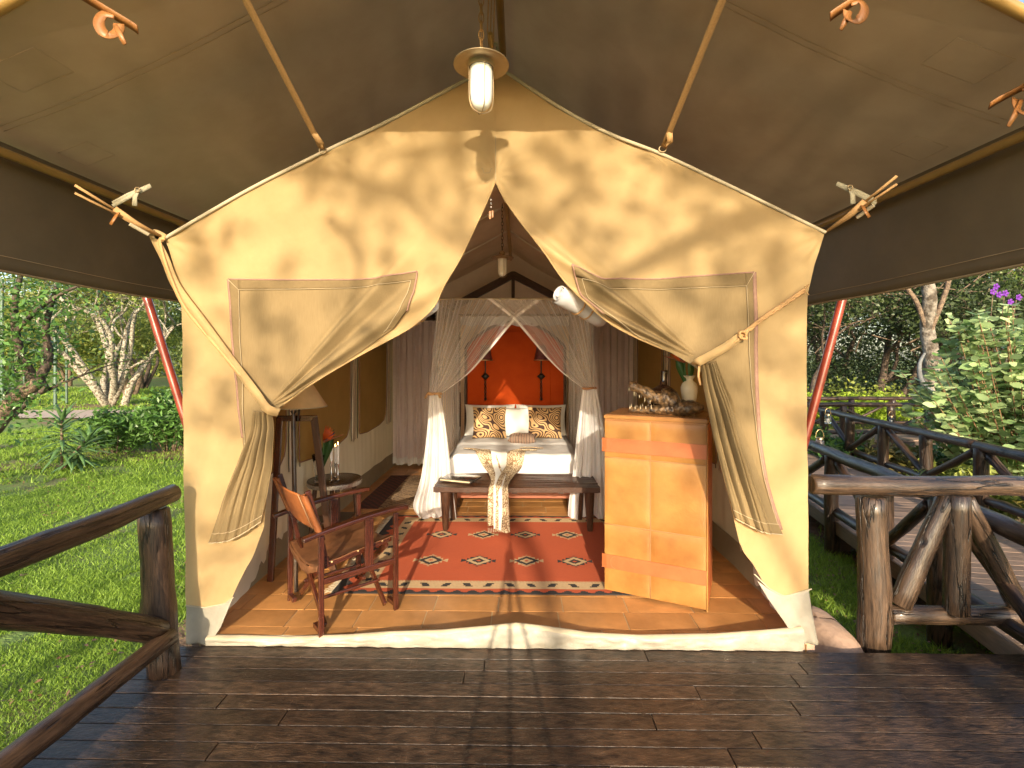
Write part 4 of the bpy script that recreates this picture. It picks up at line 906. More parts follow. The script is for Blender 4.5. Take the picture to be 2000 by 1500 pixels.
# scarf draped from the bed over the bench
sc = thing('printed_scarf', 'long snake print scarf draped from the bed over the bench front', 'scarf', (-.2, 5.0, .5))
def scarf(pts, w, m, name, wav, ph):
    P = smooth_line(pts, 70); mb = MB()
    def f(u, v):
        i = v * 69; k = min(int(i), 68); p = P[k].lerp(P[k + 1], i - k); wd = np.interp(v, np.linspace(0, 1, len(w)), w)
        return p + Vector(((u - .5) * wd, -.012 * math.sin(u * wav + ph), .010 * math.sin(u * wav * .7 + ph) + (.0)))
    mb.grid(f, 24, 90, su=.3, sv=1.4); return build(mb, name, m, sc, solid=.003)
scarf([(-.62, 5.72, .64), (-.44, 5.62, .645), (-.38, 5.47, .63), (-.32, 5.40, .52), (-.25, 5.1, .485), (-.22, 4.80, .48), (-.235, 4.63, .46), (-.245, 4.62, .30), (-.24, 4.63, .10)], [.10, .20, .22, .2, .14, .13, .12, .12, .13], SNAKE, 'scarf_fold', 9, 0)
scarf([(.16, 5.66, .64), (.02, 5.60, .645), (-.04, 5.47, .63), (-.06, 5.36, .52), (-.12, 5.1, .487), (-.16, 4.80, .482), (-.17, 4.625, .46), (-.165, 4.61, .26), (-.16, 4.62, .05)], [.10, .15, .20, .18, .15, .12, .12, .13, .14], SNAKE, 'scarf_fold', 8, 1)
scarf([(-.26, 5.55, .648), (-.23, 5.46, .64), (-.22, 5.38, .52), (-.2, 5.1, .492), (-.20, 4.8, .487), (-.205, 4.61, .46), (-.205, 4.60, .27), (-.21, 4.61, .08)], [.16, .18, .16, .11, .09, .08, .08, .07], PILLOW, 'scarf_lining', 6, 2)
scarf([(.02, 5.75, .645), (.14, 5.73, .65), (.26, 5.72, .64)], [.05, .07, .05], SNAKE, 'scarf_end', 5, 0)
mb = MB()
for x0 in (-.245, -.165):
    for k in range(8): mb.tube([(x0 - .055 + k * .016, 4.618, .09), (x0 - .055 + k * .016 + .004, 4.612, .05)], .002, 4)
build(mb, 'scarf_fringe', RUGC[3], sc)

# netting
net = thing('mosquito_net', 'white gauzy mosquito net over the bed, tied back at both sides', 'mosquito net', (-.06, 5.15, 2.32))
nx0, nx1, ny0, ny1, nzt = -.885, .735, 5.12, 7.2, 2.325
mb = MB()
for a, b in (((nx0, ny0), (nx1, ny0)), ((nx1, ny0), (nx1, ny1)), ((nx1, ny1), (nx0, ny1)), ((nx0, ny1), (nx0, ny0))): mb.tube([(a[0], a[1], nzt), (b[0], b[1], nzt)], .010, 8)
build(mb, 'net_frame', PIPING, net)
mb = MB(); mb.grid(lambda u, v: Vector((lerp(nx0, nx1, u), lerp(ny0, ny1, v), nzt - .02 * math.sin(math.pi * u) * math.sin(math.pi * v))), 30, 20, su=3, sv=1); build(mb, 'net_top', NETT, net)
mb = MB(); mb.grid(lambda u, v: Vector((lerp(nx0, nx1, u), ny1 - .01 + .012 * math.sin(u * 60), lerp(nzt, nzt - .14 + .012 * math.sin(u * 44), v))), 90, 4, su=3); build(mb, 'net_valance', NETD, net)
TYL, TYR = (848, 770), (1151, 758)
def swag(side):
    tie = TYL if side < 0 else TYR
    if side < 0: top0, top1, tl, tr = (852, 583), (1058, 585), (838, 770), (862, 769); edge = [(1058, 585), (1010, 622), (960, 680), (915, 730), (862, 769)]; out = [(852, 583), (848, 640), (842, 700), (838, 770)]
    else: top0, top1, tl, tr = (1157, 590), (950, 583), (1166, 760), (1137, 757); edge = [(950, 583), (1003, 625), (1060, 690), (1098, 728), (1137, 757)]; out = [(1157, 590), (1160, 650), (1163, 710), (1166, 760)]
    def f(u, v):
        a = poly_at([(p[0], p[1], 0) for p in out], v); b = poly_at([(p[0], p[1], 0) for p in edge], v)
        x, y = lerp(a.x, b.x, u), lerp(a.y, b.y, u) + 10 * math.sin(math.pi * u) * v * (1 - v) * 2
        amp = .012 + .035 * v; n = 26
        return onY(x, y, ny0 - (.012 if side > 0 else 0) - .02 * v) + Vector((0, amp * (math.sin(u * n) + .5 * math.sin(u * n * 2.3 + 1)) * (1 - .4 * v), 0))
    return f
for side in (-1, 1):
    mb = MB(); mb.grid(swag(side), 110, 50, su=.9, sv=1.2); build(mb, 'net_swag', NET, net); sw_ = swag(side); mb = MB(); mb.grid(lambda u, v: sw_(lerp(.945, 1, u), v) - Vector((0, .006, 0)), 8, 50, su=.06, sv=1.2); build(mb, 'net_border', NETD, net)
    if side < 0: L = [(838, 770), (834, 840), (822, 930), (806, 990), (822, 1018)]; R = [(860, 770), (872, 840), (882, 930), (890, 990), (893, 1012)]
    else: L = [(1138, 758), (1128, 840), (1120, 920), (1112, 980), (1110, 1010)]; R = [(1165, 760), (1178, 830), (1184, 900), (1188, 960), (1192, 1012)]
    def fl2(u, v):
        a = poly_at([(p[0], p[1], 0) for p in L], v); b = poly_at([(p[0], p[1], 0) for p in R], v)
        x, y = lerp(a.x, b.x, u), lerp(a.y, b.y, u) + 6 * math.sin(u * 9) * v
        amp = .012 + .022 * v; p = onY(x, y, ny0 - .04 * math.sin(math.pi * v) + .03 * v); p.z = max(p.z, .012)
        return p + Vector((0, amp * (math.sin(u * 22 + v) + .6 * math.sin(u * 41 + 2)), 0))
    mb = MB(); mb.grid(fl2, 100, 50, su=.35, sv=1.2); build(mb, 'net_fall', NETD, net)
    X = nx0 if side < 0 else nx1
    mb = MB(); mb.grid(lambda u, v: Vector((X + .016 * math.sin(u * 70) - side * .0, lerp(ny0 + .04, ny1 - .32, u), lerp(nzt, .01, v))), 110, 12, su=1.2, sv=2); build(mb, 'net_side', NET, net)
    mb = MB(); mb.grid(lambda u, v: Vector((X + .014 * math.sin(u * 50), lerp(ny1 - .3, ny1, u), lerp(nzt, .01, v))), 40, 4, su=.5, sv=2); build(mb, 'net_side', NET, net)
    c = onY(*((849, 769) if side < 0 else (1151, 758)), ny0 - .02); mb = MB()
    mb.tube([c + Vector((.068 * math.cos(g), -.05 * math.sin(g), .006 * math.sin(2 * g))) for g in np.linspace(0, 6.283, 20)], .012, 6)
    if side < 0:
        q = c + Vector((0, -.055, 0)); mb.ribbon([q, q + Vector((-.06, -.02, .01)), q + Vector((-.09, -.01, -.045))], .022); mb.ribbon([q, q + Vector((.05, -.02, .005)), q + Vector((.07, -.01, -.04))], .022)
    build(mb, 'net_tie', LEATHER_O if side > 0 else STRAP, net)
# curtains across the back of the room
def curtain(x0, x1, y, z0, z1, n, label, m=CURT, wav=9):
    t = thing('curtain', label, 'curtain', ((x0 + x1) / 2, y, z1), 'curtains at the back of the tent')
    def f(u, v):
        x = lerp(x0, x1, u) + .02 * math.sin(u * 5) * v; ph = u * n
        return Vector((x, y + .035 * (.5 + .5 * v) * (math.sin(ph) + .4 * math.sin(ph * 1.7 + 2)), lerp(z1, z0 + .015 * math.sin(ph * .6), v)))
    mb = MB(); mb.grid(f, 120, 12, su=.6, sv=2); build(mb, 'pleated_cloth', m, t)
    mb = MB(); mb.grid(lambda u, v: f(u, .955 + v * .045) + Vector((0, -.006, 0)), 120, 2); build(mb, 'bottom_hem', PILLOW, t)
    mb = MB(); mb.grid(lambda u, v: f(u, v * .03) + Vector((0, -.008, .0)), 120, 2); build(mb, 'heading_band', CURT, t)
    mb = MB(); mb.tube([(x0, y, z1 + .01), (x1, y, z1 + .01)], .01, 8); build(mb, 'curtain_rod', WOODD, t)
curtain(XL + .06, -1.26, 7.55, .05, 2.36, 52, 'pale lilac grey pleated curtain left of the bed')
curtain(1.02, XR - .04, 7.55, .05, 2.36, 48, 'pale lilac grey pleated curtain right of the bed behind the chest')
mb = MB(); mb.grid(lambda u, v: Vector((lerp(-1.26, 1.02, u), 7.66 + .015 * math.sin(u * 60), lerp(.05, 2.34, v))), 90, 4); t = build(mb, 'backdrop_cloth', LINERB); tag(t, 'plain brown cloth hanging behind the headboard', 'curtain', 'curtains at the back of the tent')

# ------------------------------------------------------------------ bench
bench = thing('wooden_bench', 'rough dark wood bench with tapered legs at the foot of the bed', 'bench', (-.03, 4.9, 0))
mb = MB()
def ft(u, v):
    x = lerp(-.83, .77, u); y = lerp(4.66, 5.24, v) + .008 * nz(u * 9, v); return Vector((x + .008 * nz(v * 8, u), y, .462 + .006 * nz(x * 2, y * 30) + .004 * nz(x * 3, y * 60)))
mb.grid(ft, 80, 50, su=.58, sv=.6); 
mb.grid(lambda u, v: Vector((ft(u, 0).x, ft(u, 0).y + .004 * nz(u * 60, v * 3), lerp(.415, ft(u, 0).z, v))), 80, 3)
for U in (0, 1): mb.grid(lambda u, v: Vector((ft(U, u).x, ft(U, u).y, lerp(.415, ft(U, u).z, v))), 40, 3)
mb.grid(lambda u, v: Vector((ft(u, 1).x, ft(u, 1).y, lerp(.415, ft(u, 1).z, v))), 40, 2)
mb.box((-.03, 4.95, .413), (1.57, .55, .01)); build(mb, 'bench_top', WOODD, bench)
for x, y, dx in ((-.73, 4.78, .0), (.68, 4.78, .01), (-.70, 5.12, 0), (.63, 5.12, 0)):
    mb = MB(); prof = [(.0, 0), (.024, 0), (.030, .01), (.040, .2), (.052, .41)]
    n = 16; P = [(x + dx * (1 - k / n), y, .41 * k / n) for k in range(n + 1)]; mb.tube(P, [lerp(.026, .052, k / n) * (1 + .05 * nz(k * 2.1, x, y)) for k in range(n + 1)], 12); build(mb, 'bench_leg', WOODD, bench)
mb = MB()
for x in (-.5, -.05, .4): mb.box((x, 4.72, .405), (.05, .05, .02))
build(mb, 'dowel_block', WOODD, bench, smooth=False)
fo = thing('folder_case', 'dark glossy folder with a pale clasp edge lying on the left end of the bench', 'folder', (-.62, 4.88, .47))
R = Matrix.Rotation(math.radians(-20), 3, 'Z'); c = Vector((-.60, 4.92, .487))
mb = MB(); mb.box(c, (.36, .25, .026), R); build(mb, 'cover', mat('patent_black', (.05, .04, .035), (.02, .015, .012), rough=.12, scale=4, coat=.6), fo, bevel=.008)
mb = MB(); mb.box(c + R @ Vector((0, -.128, .0)), (.33, .006, .016), R); build(mb, 'page_edge', PIPING, fo, bevel=.002)

# ------------------------------------------------------------------ hide covered cabinet
A = Vector((.617, 3.55, 0)); B = Vector((1.25, 3.262, 0)); e1 = (B - A).normalized(); e2 = Vector((-e1.y, e1.x, 0)); W = (B - A).length; D = .57; HC = 1.285
cab = thing('hide_cabinet', 'tall parchment yellow hide covered cabinet with two orange straps, standing right of the rug', 'cabinet', (A + B) / 2 + e2 * D / 2)
Rc = Matrix((e1, e2, Vector((0, 0, 1)))).transposed()
cc = A + e1 * W / 2 + e2 * D / 2
mb = MB(); mb.box(cc + Vector((0, 0, HC / 2 + .012)), (W, D, HC - .024), Rc); build(mb, 'cabinet_body', HIDETOP, cab, smooth=False, bevel=.006)
rows = [0.02, .50, .985, HC - .035]; colx = [0, W * .47, W]
def bulge_panel(x0, x1, z0, z1, dep, nm):
    mb = MB()
    def f(u, v):
        k = max(0, (1 - (2 * u - 1) ** 8) * (1 - (2 * v - 1) ** 8)); return A + e1 * lerp(x0, x1, u) - e2 * (.001 + .007 * k + .0015 * nz(u * 3, v * 3, x0)) + Vector((0, 0, lerp(z0, z1, v)))
    mb.grid(f, 24, 24, su=.3, sv=.4); return build(mb, nm, HIDE, cab)
for i in range(3):
    for j in range(2): bulge_panel(colx[j] + .002, colx[j + 1] - .002, rows[i] + .002, rows[i + 1] - .002, 0, 'hide_panel')
mb = MB()
def f(u, v): return A + e1 * (W + .001 + .004 * (1 - (2 * u - 1) ** 8)) + e2 * lerp(0.004, D, u) + Vector((0, 0, lerp(.02, HC - .03, v)))
mb.grid(f, 8, 16); build(mb, 'side_panel', ORLEATHER, cab)
mb = MB()
for z in rows[1:3]: mb.ribbon([A + e1 * x - e2 * .002 + Vector((0, 0, z)) for x in np.linspace(0, W, 12)], .006, nrm=tuple(-e2), th=.003)
mb.ribbon([A + e1 * colx[1] - e2 * .002 + Vector((0, 0, z)) for z in np.linspace(.02, HC - .03, 12)], .006, nrm=tuple(-e2), th=.003); build(mb, 'hide_seam', STITCHB, cab)
for z in (.235, 1.075):
    mb = MB(); P = [A - e1 * .012 + e2 * .10, A - e1 * .014 - e2 * .008, A + e1 * .02 - e2 * .014, A + e1 * W * .5 - e2 * .013, A + e1 * (W - .002) - e2 * .012]
    mb.ribbon([p + Vector((0, 0, z)) for p in P], .098, nrm=tuple(-e2), th=.006); sb = build(mb, 'leather_strap', ORLEATHER, cab, smooth=False, bevel=.002)
    mb = MB(); mb.ribbon([A + e1 * (.085 + .035 * math.cos(g) * (1 if math.cos(g) < 0 else .0)) - e2 * .019 + Vector((0, 0, z + .044 * math.sin(g))) for g in np.linspace(math.pi / 2, 1.5 * math.pi, 16)], .003, nrm=tuple(-e2), th=.001); build(mb, 'strap_stitch', STITCHB, sb)
mb = MB(); mb.box(cc + Vector((0, 0, HC - .008)), (W + .012, D + .012, .026), Rc); build(mb, 'cabinet_lid', HIDE, cab, smooth=False, bevel=.005)
mb = MB(); mb.box(cc + Vector((0, 0, HC + .0065)), (W - .01, D - .01, .004), Rc); build(mb, 'lid_top', HIDETOP, cab, smooth=False)
mb = MB(); mb.tube([B - e2 * .002 + Vector((0, 0, z)) for z in (.012, HC - .03)], .006, 8); build(mb, 'edge_piping', HIDE, cab)
def on_cab(a, b, z=0): return A + e1 * a + e2 * b + Vector((0, 0, HC + .009 + z))
# crocodile skull: gaping jaws facing left
CROC = mat('croc_horn', (.20, .12, .055), (.015, .009, .006), rough=.28, scale=34, bump=1.0, bscale=60, bdist=.012, detail=10, lo=.38, hi=.62, coat=.3)
cr = thing('crocodile_head', 'mounted crocodile head with open jaws lying on the cabinet', 'animal head', on_cab(.36, .2))
bx_, fx_ = .56, .13
def upper(u, v):
    s = u; x = lerp(fx_, bx_ - .04, s); zc = lerp(.205, .075, s ** .8) + .015 * math.sin(s * 9) * (1 - s); wd = lerp(.030, .085, s ** .8); hh = lerp(.030, .072, s) * (1 + .2 * math.sin(s * 20) * (1 - s))
    g = v * 2 * math.pi; rr = 1 + .16 * nz(s * 22, math.cos(g) * 3, math.sin(g) * 3)
    e = math.sin(math.pi * min(1, s * 12 + .02)) if s < .04 else 1
    k = min(1, (s * 20 + .1)) * min(1, (1 - s) * 10 + .02)
    return on_cab(x, .20) + e2 * (wd * math.cos(g) * rr * k) + Vector((0, 0, zc + hh * math.sin(g) * rr * k + (.02 if .62 < s < .78 and math.sin(g) > .3 and abs(math.cos(g)) > .3 else 0)))
def lower(u, v):
    s = u; x = lerp(fx_ + .0, bx_, s); zc = lerp(.020, .05, s ** 1.5); wd = lerp(.028, .10, s ** .8); hh = lerp(.020, .06, s ** 1.5); g = v * 2 * math.pi
    rr = 1 + .16 * nz(s * 20, math.cos(g) * 3 + 5, math.sin(g) * 3); k = min(1, s * 20 + .1) * min(1, (1 - s) * 8 + .02)
    return on_cab(x, .20) + e2 * (wd * math.cos(g) * rr * k) + Vector((0, 0, zc + hh * math.sin(g) * rr * k))
mb = MB(); mb.grid(upper, 60, 26); build(mb, 'upper_jaw', CROC, cr)
mb = MB(); mb.grid(lower, 60, 26); build(mb, 'lower_jaw', CROC, cr)
mb = MB()
def neck(u, v):
    g = v * 2 * math.pi; s = u; k = math.sin(math.pi * (s * .94 + .03)) ** .5; rr = 1 + .2 * nz(s * 14, math.cos(g) * 4, math.sin(g) * 4)
    return on_cab(lerp(.40, .66, s), .20) + e2 * (.11 * math.cos(g) * rr * k) + Vector((0, 0, .055 + .052 * math.sin(g) * rr * k))
mb.grid(neck, 40, 26); build(mb, 'neck', CROC, cr)
for k in range(5):
    s = k / 5; x = lerp(fx_ + .01, .34, s)
    for sd in (-1, 1):
        w = lerp(.026, .065, s); mb = MB(); z = lerp(.185, .085, s ** .8)
        mb.lathe([(.0045, 0), (.004, -.012), (0, -.030 - .012 * (k % 2))], on_cab(x, .20 + sd * w, z), 6)
        mb.lathe([(.0045, 0), (.004, .012), (0, .028 + .01 * ((k + 1) % 2))], on_cab(x + .008, .20 + sd * w, .028 + .012 * s), 6); build(mb, 'tooth', mat('tooth_bone', (.42, .34, .22), rough=.4), cr)
# round bottle behind it
DARKG = mat('bottle_dark', (.05, .022, .014), (.02, .010, .008), rough=.08, scale=12, coat=.8)
mb = MB(); mb.lathe([(0, 0), (.06, .003), (.105, .05), (.118, .10), (.105, .15), (.06, .185), (.030, .20), (.024, .24), (.027, .30), (.027, .315), (.020, .315)], on_cab(.345, .40), 28)
mb.v = [(x + (z - HC) * .06, y, z) for x, y, z in mb.v]; tag(build(mb, 'round_bottle', DARKG), 'round dark glass bottle with thick neck behind the crocodile head', 'bottle')
# cream vase with flower
vs1 = thing('cream_vase', 'cream ceramic vase with flared lip near the right end of the cabinet top', 'vase', on_cab(.60, .40))
k = 1.28
mb = MB(); mb.lathe([(r * k * .88, z * k * 1.17) for r, z in [(0, 0), (.030, 0), (.033, .006), (.042, .05), (.054, .105), (.055, .125), (.045, .145), (.026, .158), (.024, .166), (.036, .182), (.040, .185), (.036, .184), (.020, .165), (.02, .1), (0, .1)]], on_cab(.545, .40), 32); build(mb, 'vase_body', CERAMIC, vs1)
def paradise(base, height, head_dir, label, grp, sc=1.0, leaves=2, hz=.3):
    base = Vector(base); t = thing('bird_of_paradise', label, 'flower', base, grp); hd = Vector(head_dir).normalized(); top = base + Vector((hd.x * .04, hd.y * .04, height))
    mb = MB(); mb.tube(smooth_line([base, base.lerp(top, .5) + hd * .01, top], 14), .005 * sc, 6); build(mb, 'stem', LEAFG, t)
    mb = MB(); q = top; mb.tube([q, q + hd * .05 * sc + Vector((0, 0, .012)), q + hd * .16 * sc + Vector((0, 0, .03))], [.010 * sc, .009 * sc, .001], 7); build(mb, 'beak', mat('beak_red', (.35, .06, .03), (.12, .10, .05), rough=.5, scale=20), t)
    for k in range(6):
        a = -.3 + k * .28; d = (hd * math.cos(a + .3) * .9 + Vector((0, 0, math.sin(a + .35) + .3)) + Vector((0, (k - 2.5) * .07, 0))).normalized(); P = [q, q + d * .05 * sc, q + d * .12 * sc]
        mb = MB(); mb.ribbon(P, [.012 * sc, .026 * sc, .002], nrm=(.3, -1, 0), th=.003); build(mb, 'petal', PETAL, t)
    mb = MB(); d = (hd + Vector((0, -.1, .55))).normalized(); mb.tube([q, q + d * .06 * sc, q + d * .12 * sc], [.005 * sc, .007 * sc, .001], 6); build(mb, 'tongue_petal', PETALB, t)
    for k in range(leaves):
        s = -1 if k % 2 else 1; d = Vector((s * .18 + hd.x * .1, .05, 1)).normalized(); L = height * 1.25; P = smooth_line([base, base + d * L * .5, base + d * L * .8, base + d * L * 1.1], 12)
        mb = MB(); mb.ribbon(P, [.008 * sc, .01 * sc, .016 * sc, .028 * sc, .042 * sc, .052 * sc, .056 * sc, .052 * sc, .042 * sc, .03 * sc, .014 * sc, .002], nrm=(.4 * s, -1, 0), th=.003); build(mb, 'leaf', LEAFG, t)
    return t
paradise(on_cab(.545, .40, .12), .26, (-1, -.2, .1), 'orange bird of paradise flower leaning left out of the cream vase', 'bird of paradise flowers', 1.15, 2)

# ------------------------------------------------------------------ side table and what stands on it
tc = Vector((-1.74, 4.55, 0)); tz = .57; tb = thing('side_table', 'round dark side table with hammered rim against the left wall', 'table', tc)
mb = MB(); mb.lathe([(0, tz), (.20, tz), (.215, tz - .004), (.222, tz - .006), (.24, tz - .002), (.245, tz - .012), (.242, tz - .05), (.20, tz - .055), (0, tz - .05)], tc, 48); build(mb, 'table_top', TABLE, tb)
mb = MB(); mb.lathe([(.2445, tz - .012), (.2465, tz - .03), (.2445, tz - .048)], tc, 64); build(mb, 'hammered_rim', mat('hammered_tin', (.5, .47, .42), (.2, .17, .14), rough=.3, metal=.8, scale=60, bump=1, bscale=90, bdist=.004), tb)
for k in range(4):
    g = .5 + k * math.pi / 2; e = Vector((math.cos(g), math.sin(g), 0)); mb = MB(); mb.tube([tc + e * .17 + Vector((0, 0, tz - .05)), tc + e * .20 + Vector((0, 0, .25)), tc + e * .21], [.022, .024, .02], 8); build(mb, 'table_leg', WOODD, tb)
mb = MB(); mb.box(tc + Vector((0, 0, .2)), (.3, .3, .02)); build(mb, 'lower_shelf', WOODD, tb, smooth=False, bevel=.003)
for (px, py, top, lab) in ((647, 930, 853, 'leftmost and tallest candle'), (655, 922, 870, 'middle candle, partly hidden'), (660, 926, 866, 'rightmost candle in front')):
    Y = 4.5 if px != 655 else 4.62; b = onY(px, py, Y); b.z = tz; tp = onY(px, top, Y).z
    t = thing('candlestick', '%s on a slim metal holder on the side table' % lab, 'candle', b, 'candlesticks on the side table'); mid = lerp(b.z, tp, .45)
    mb = MB(); mb.lathe([(0, 0), (.022, 0), (.022, .006), (.009, .012), (.009, mid - b.z - .01), (.014, mid - b.z), (0, mid - b.z)], b, 16); build(mb, 'holder', STEEL, t)
    mb = MB(); mb.tube([(b.x, b.y, mid), (b.x, b.y, tp - .03), (b.x, b.y, tp - .018)], [.0125, .0125, .007], 12); build(mb, 'wax_stick', CANDLE, t)
    mb = MB(); mb.tube([(b.x, b.y, tp - .02), (b.x, b.y, tp - .009)], .001, 4); build(mb, 'wick', BLACK, t)
    mb = MB(); mb.lathe([(0, 0), (.004, .006), (.0045, .012), (.002, .022), (0, .03)], (b.x, b.y, tp - .012), 8); build(mb, 'flame', FLAME, t)
gv = Vector((-1.84, 4.42, tz)); mb = MB(); mb.lathe([(0, .002), (.038, .002), (.040, .01), (.030, .05), (.032, .10), (.045, .18), (.058, .25), (.055, .25), (.042, .18), (.029, .1), (.027, .05), (.03, .02), (0, .02)], gv, 28)
tag(build(mb, 'glass_vase', GLASS), 'clear glass vase holding orange flowers on the side table', 'vase')
paradise(gv + Vector((.01, 0, .03)), .34, (1, -.1, .2), 'bird of paradise flower pointing right in the glass vase', 'bird of paradise flowers', 1.25, 3)
paradise(gv + Vector((-.01, .01, .03)), .27, (.35, -.9, .3), 'lower bird of paradise flower facing forward in the glass vase', 'bird of paradise flowers', 1.0, 1)

# ------------------------------------------------------------------ tripod floor lamp with cone shade
lp = thing('floor_lamp', 'wooden legged floor lamp with cream cone shade beside the left door drape', 'floor lamp', (-1.7, 3.72, 0))
for a, b, w in (((-1.86, 3.74, 1.24), (-1.90, 3.68, 0), .045), ((-1.60, 3.76, 1.24), (-1.47, 3.82, 0), .05)):
    mb = MB(); mb.beam(a, b, w, .03, up=(0, 1, 0)); build(mb, 'lamp_leg', WOODR if a[0] < -1.8 else WOODD, lp, smooth=False, bevel=.004)
mb = MB(); mb.tube([(-1.735, 3.70, 1.27), (-1.63, 3.52, .0)], .017, 10); build(mb, 'lamp_leg', TABLE, lp)
mb = MB(); mb.beam((-1.88, 3.745, 1.235), (-1.58, 3.765, 1.235), .035, .045); build(mb, 'cross_bar', WOODR, lp, smooth=False, bevel=.004)
mb = MB(); mb.tube([(-1.71, 3.72, 1.22), (-1.69, 3.74, 1.40)], .008, 8); mb.tube([(-1.75, 3.7, 1.30), (-1.735, 3.7, 1.26), (-1.72, 3.71, 1.30)], .01, 6); build(mb, 'lamp_stem', BLACK, lp)
mb = MB(); mb.lathe([(.075, .21), (.205, 0), (.202, 0), (.073, .21)], (-1.71, 3.75, 1.325), 36); build(mb, 'lamp_shade', SHADE, lp)
mb = MB(); mb.tube([(-1.71 + .203 * math.cos(g), 3.75 + .203 * math.sin(g), 1.326) for g in np.linspace(0, 6.283, 36)], .0035, 6); build(mb, 'shade_rim', PIPING, lp)

# ------------------------------------------------------------------ director's chair
O = Vector((-1.225, 3.335, 0)); ang = math.atan2(.669, .742); Rz = Matrix.Rotation(ang, 3, 'Z')
ch = thing('folding_chair', 'red brown folding safari chair with leather seat and back, at the left of the doorway', 'chair', O)
q = lambda x, y, z: O + Rz @ Vector((x, y, z)); upy = tuple(Rz @ Vector((0, 1, 0))); upx = tuple(Rz @ Vector((1, 0, 0)))
def cb(nm, a, b, w, h, up=(0, 0, 1), m=WOODR): mb = MB(); mb.beam(q(*a), q(*b), w, h, up); return build(mb, nm, m, ch, smooth=False, bevel=.003)
HX, HY = .25, .30
for s in (-1, 1):
    y = s * HY
    cb('leg', (-HX, y, 0), (-HX, y, .615), .032, .024, upy); cb('leg', (HX, y, 0), (HX, y, .655), .032, .024, upy)
    cb('side_rail', (-HX, y, .335), (HX, y, .335), .022, .035); cb('side_slat', (.06, y - s * .003, .335), (.06, y - s * .003, .655), .058, .016, upy)
    P = smooth_line([q(-.36, y, .615), q(-.2, y, .645), (q(.05, y, .675)), q(.25, y, .685), q(.34, y, .68)], 14); mb = MB()
    mb.ribbon(P, [.045, .05, .052, .055, .058, .06, .062, .062, .06, .058, .056, .054, .05, .035], nrm=(0, 0, 1), th=.026); build(mb, 'armrest', WOODR, ch, smooth=False, bevel=.006)
    cb('seat_rail', (-.24, s * (HY - .05), .405), (.24, s * (HY - .05), .475), .022, .034)
    for k in range(3):
        c = q(-.17 + k * .17, s * (HY - .05) + s * -.0 + (-1) * .012 if s < 0 else s * (HY - .05) - .012, .425 + k * .024); mb = MB(); mb.lathe([(0, .004), (.006, .003), (.008, 0)], c, 10, Matrix.Rotation(math.pi / 2, 3, 'X')); build(mb, 'stud', BRASS, ch)
    cb('foot_bar', (-HX - .0, y, .04), (-HX + .0, y - s * .10, .04), .03, .03); cb('foot_bar', (HX, y, .04), (HX, y - s * .10, .04), .03, .03)
    # backrest post, leaning back
    cb('back_post', (-.235, y - s * .02, .58), (-.325, y - s * .02, .90), .034, .024, upy)
    cb('back_brace', (-.20, y - s * .035, .40), (-.245, y - s * .03, .62), .030, .018, upy)
for x in (-.20, .20):
    for s in (-1, 1): cb('cross_leg', (x + s * .014, s * (HY - .03), .045), (x + s * .014, -s * (HY - .06), .44), .038, .020, upx)
cb('stretcher', (-.20, -.16, .17), (.20, -.16, .17), .018, .018); cb('stretcher', (-.20, .16, .17), (.20, .16, .17), .018, .018)
mb = MB(); mb.grid(lambda u, v: q(lerp(-.26, .25, u), lerp(-HY + .03, HY - .03, v), .425 + u * .07 - .055 * math.sin(math.pi * v) + .006 * nz(u * 5, v * 5)), 30, 30, su=.5, sv=.5); build(mb, 'seat', LEATHER, ch, solid=.005)
for x, zz in ((-.26, .425),):
    mb = MB(); mb.grid(lambda u, v: q(x - .003 + .01 * nz(u * 5), lerp(-HY + .03, HY - .03, u), zz - .055 * math.sin(math.pi * u) - .055 * v * (.5 + .5 * math.sin(math.pi * u))), 30, 4); build(mb, 'seat_flap', LEATHER, ch, solid=.004)
BL_ = mat('leather_back', (.40, .13, .035), (.13, .04, .015), rough=.4, scale=4, bump=.15, bscale=80, lo=.3, hi=.62)
mb = MB(); mb.grid(lambda u, v: q(-.255 - .095 * v - .03 * math.sin(math.pi * u), lerp(-HY - .005, HY + .005, u), .645 + .235 * v), 40, 16, su=.6, sv=.25); br = build(mb, 'backrest', BL_, ch, solid=.005)
for s in (-1, 1):
    mb = MB()
    def fw_(u, v):
        g = u * 2 * math.pi; return q(-.258 - .09 * v, s * (HY - .015), .645 + .235 * v) + Rz @ Vector((.021 * math.cos(g), .030 * math.sin(g), 0))
    mb.grid(fw_, 16, 8, su=.2, sv=.25); build(mb, 'post_sleeve', BL_, br)
    mb = MB(); mb.ribbon([q(-.262 - .09 * v, s * (HY - .06), .645 + .235 * v) + Vector((0, 0, 0)) - (Rz @ Vector((.016, 0, 0))) for v in (0, .5, 1)], .004, nrm=tuple(Rz @ Vector((-1, 0, 0))), th=.002); build(mb, 'sleeve_stitch', STITCH, br)

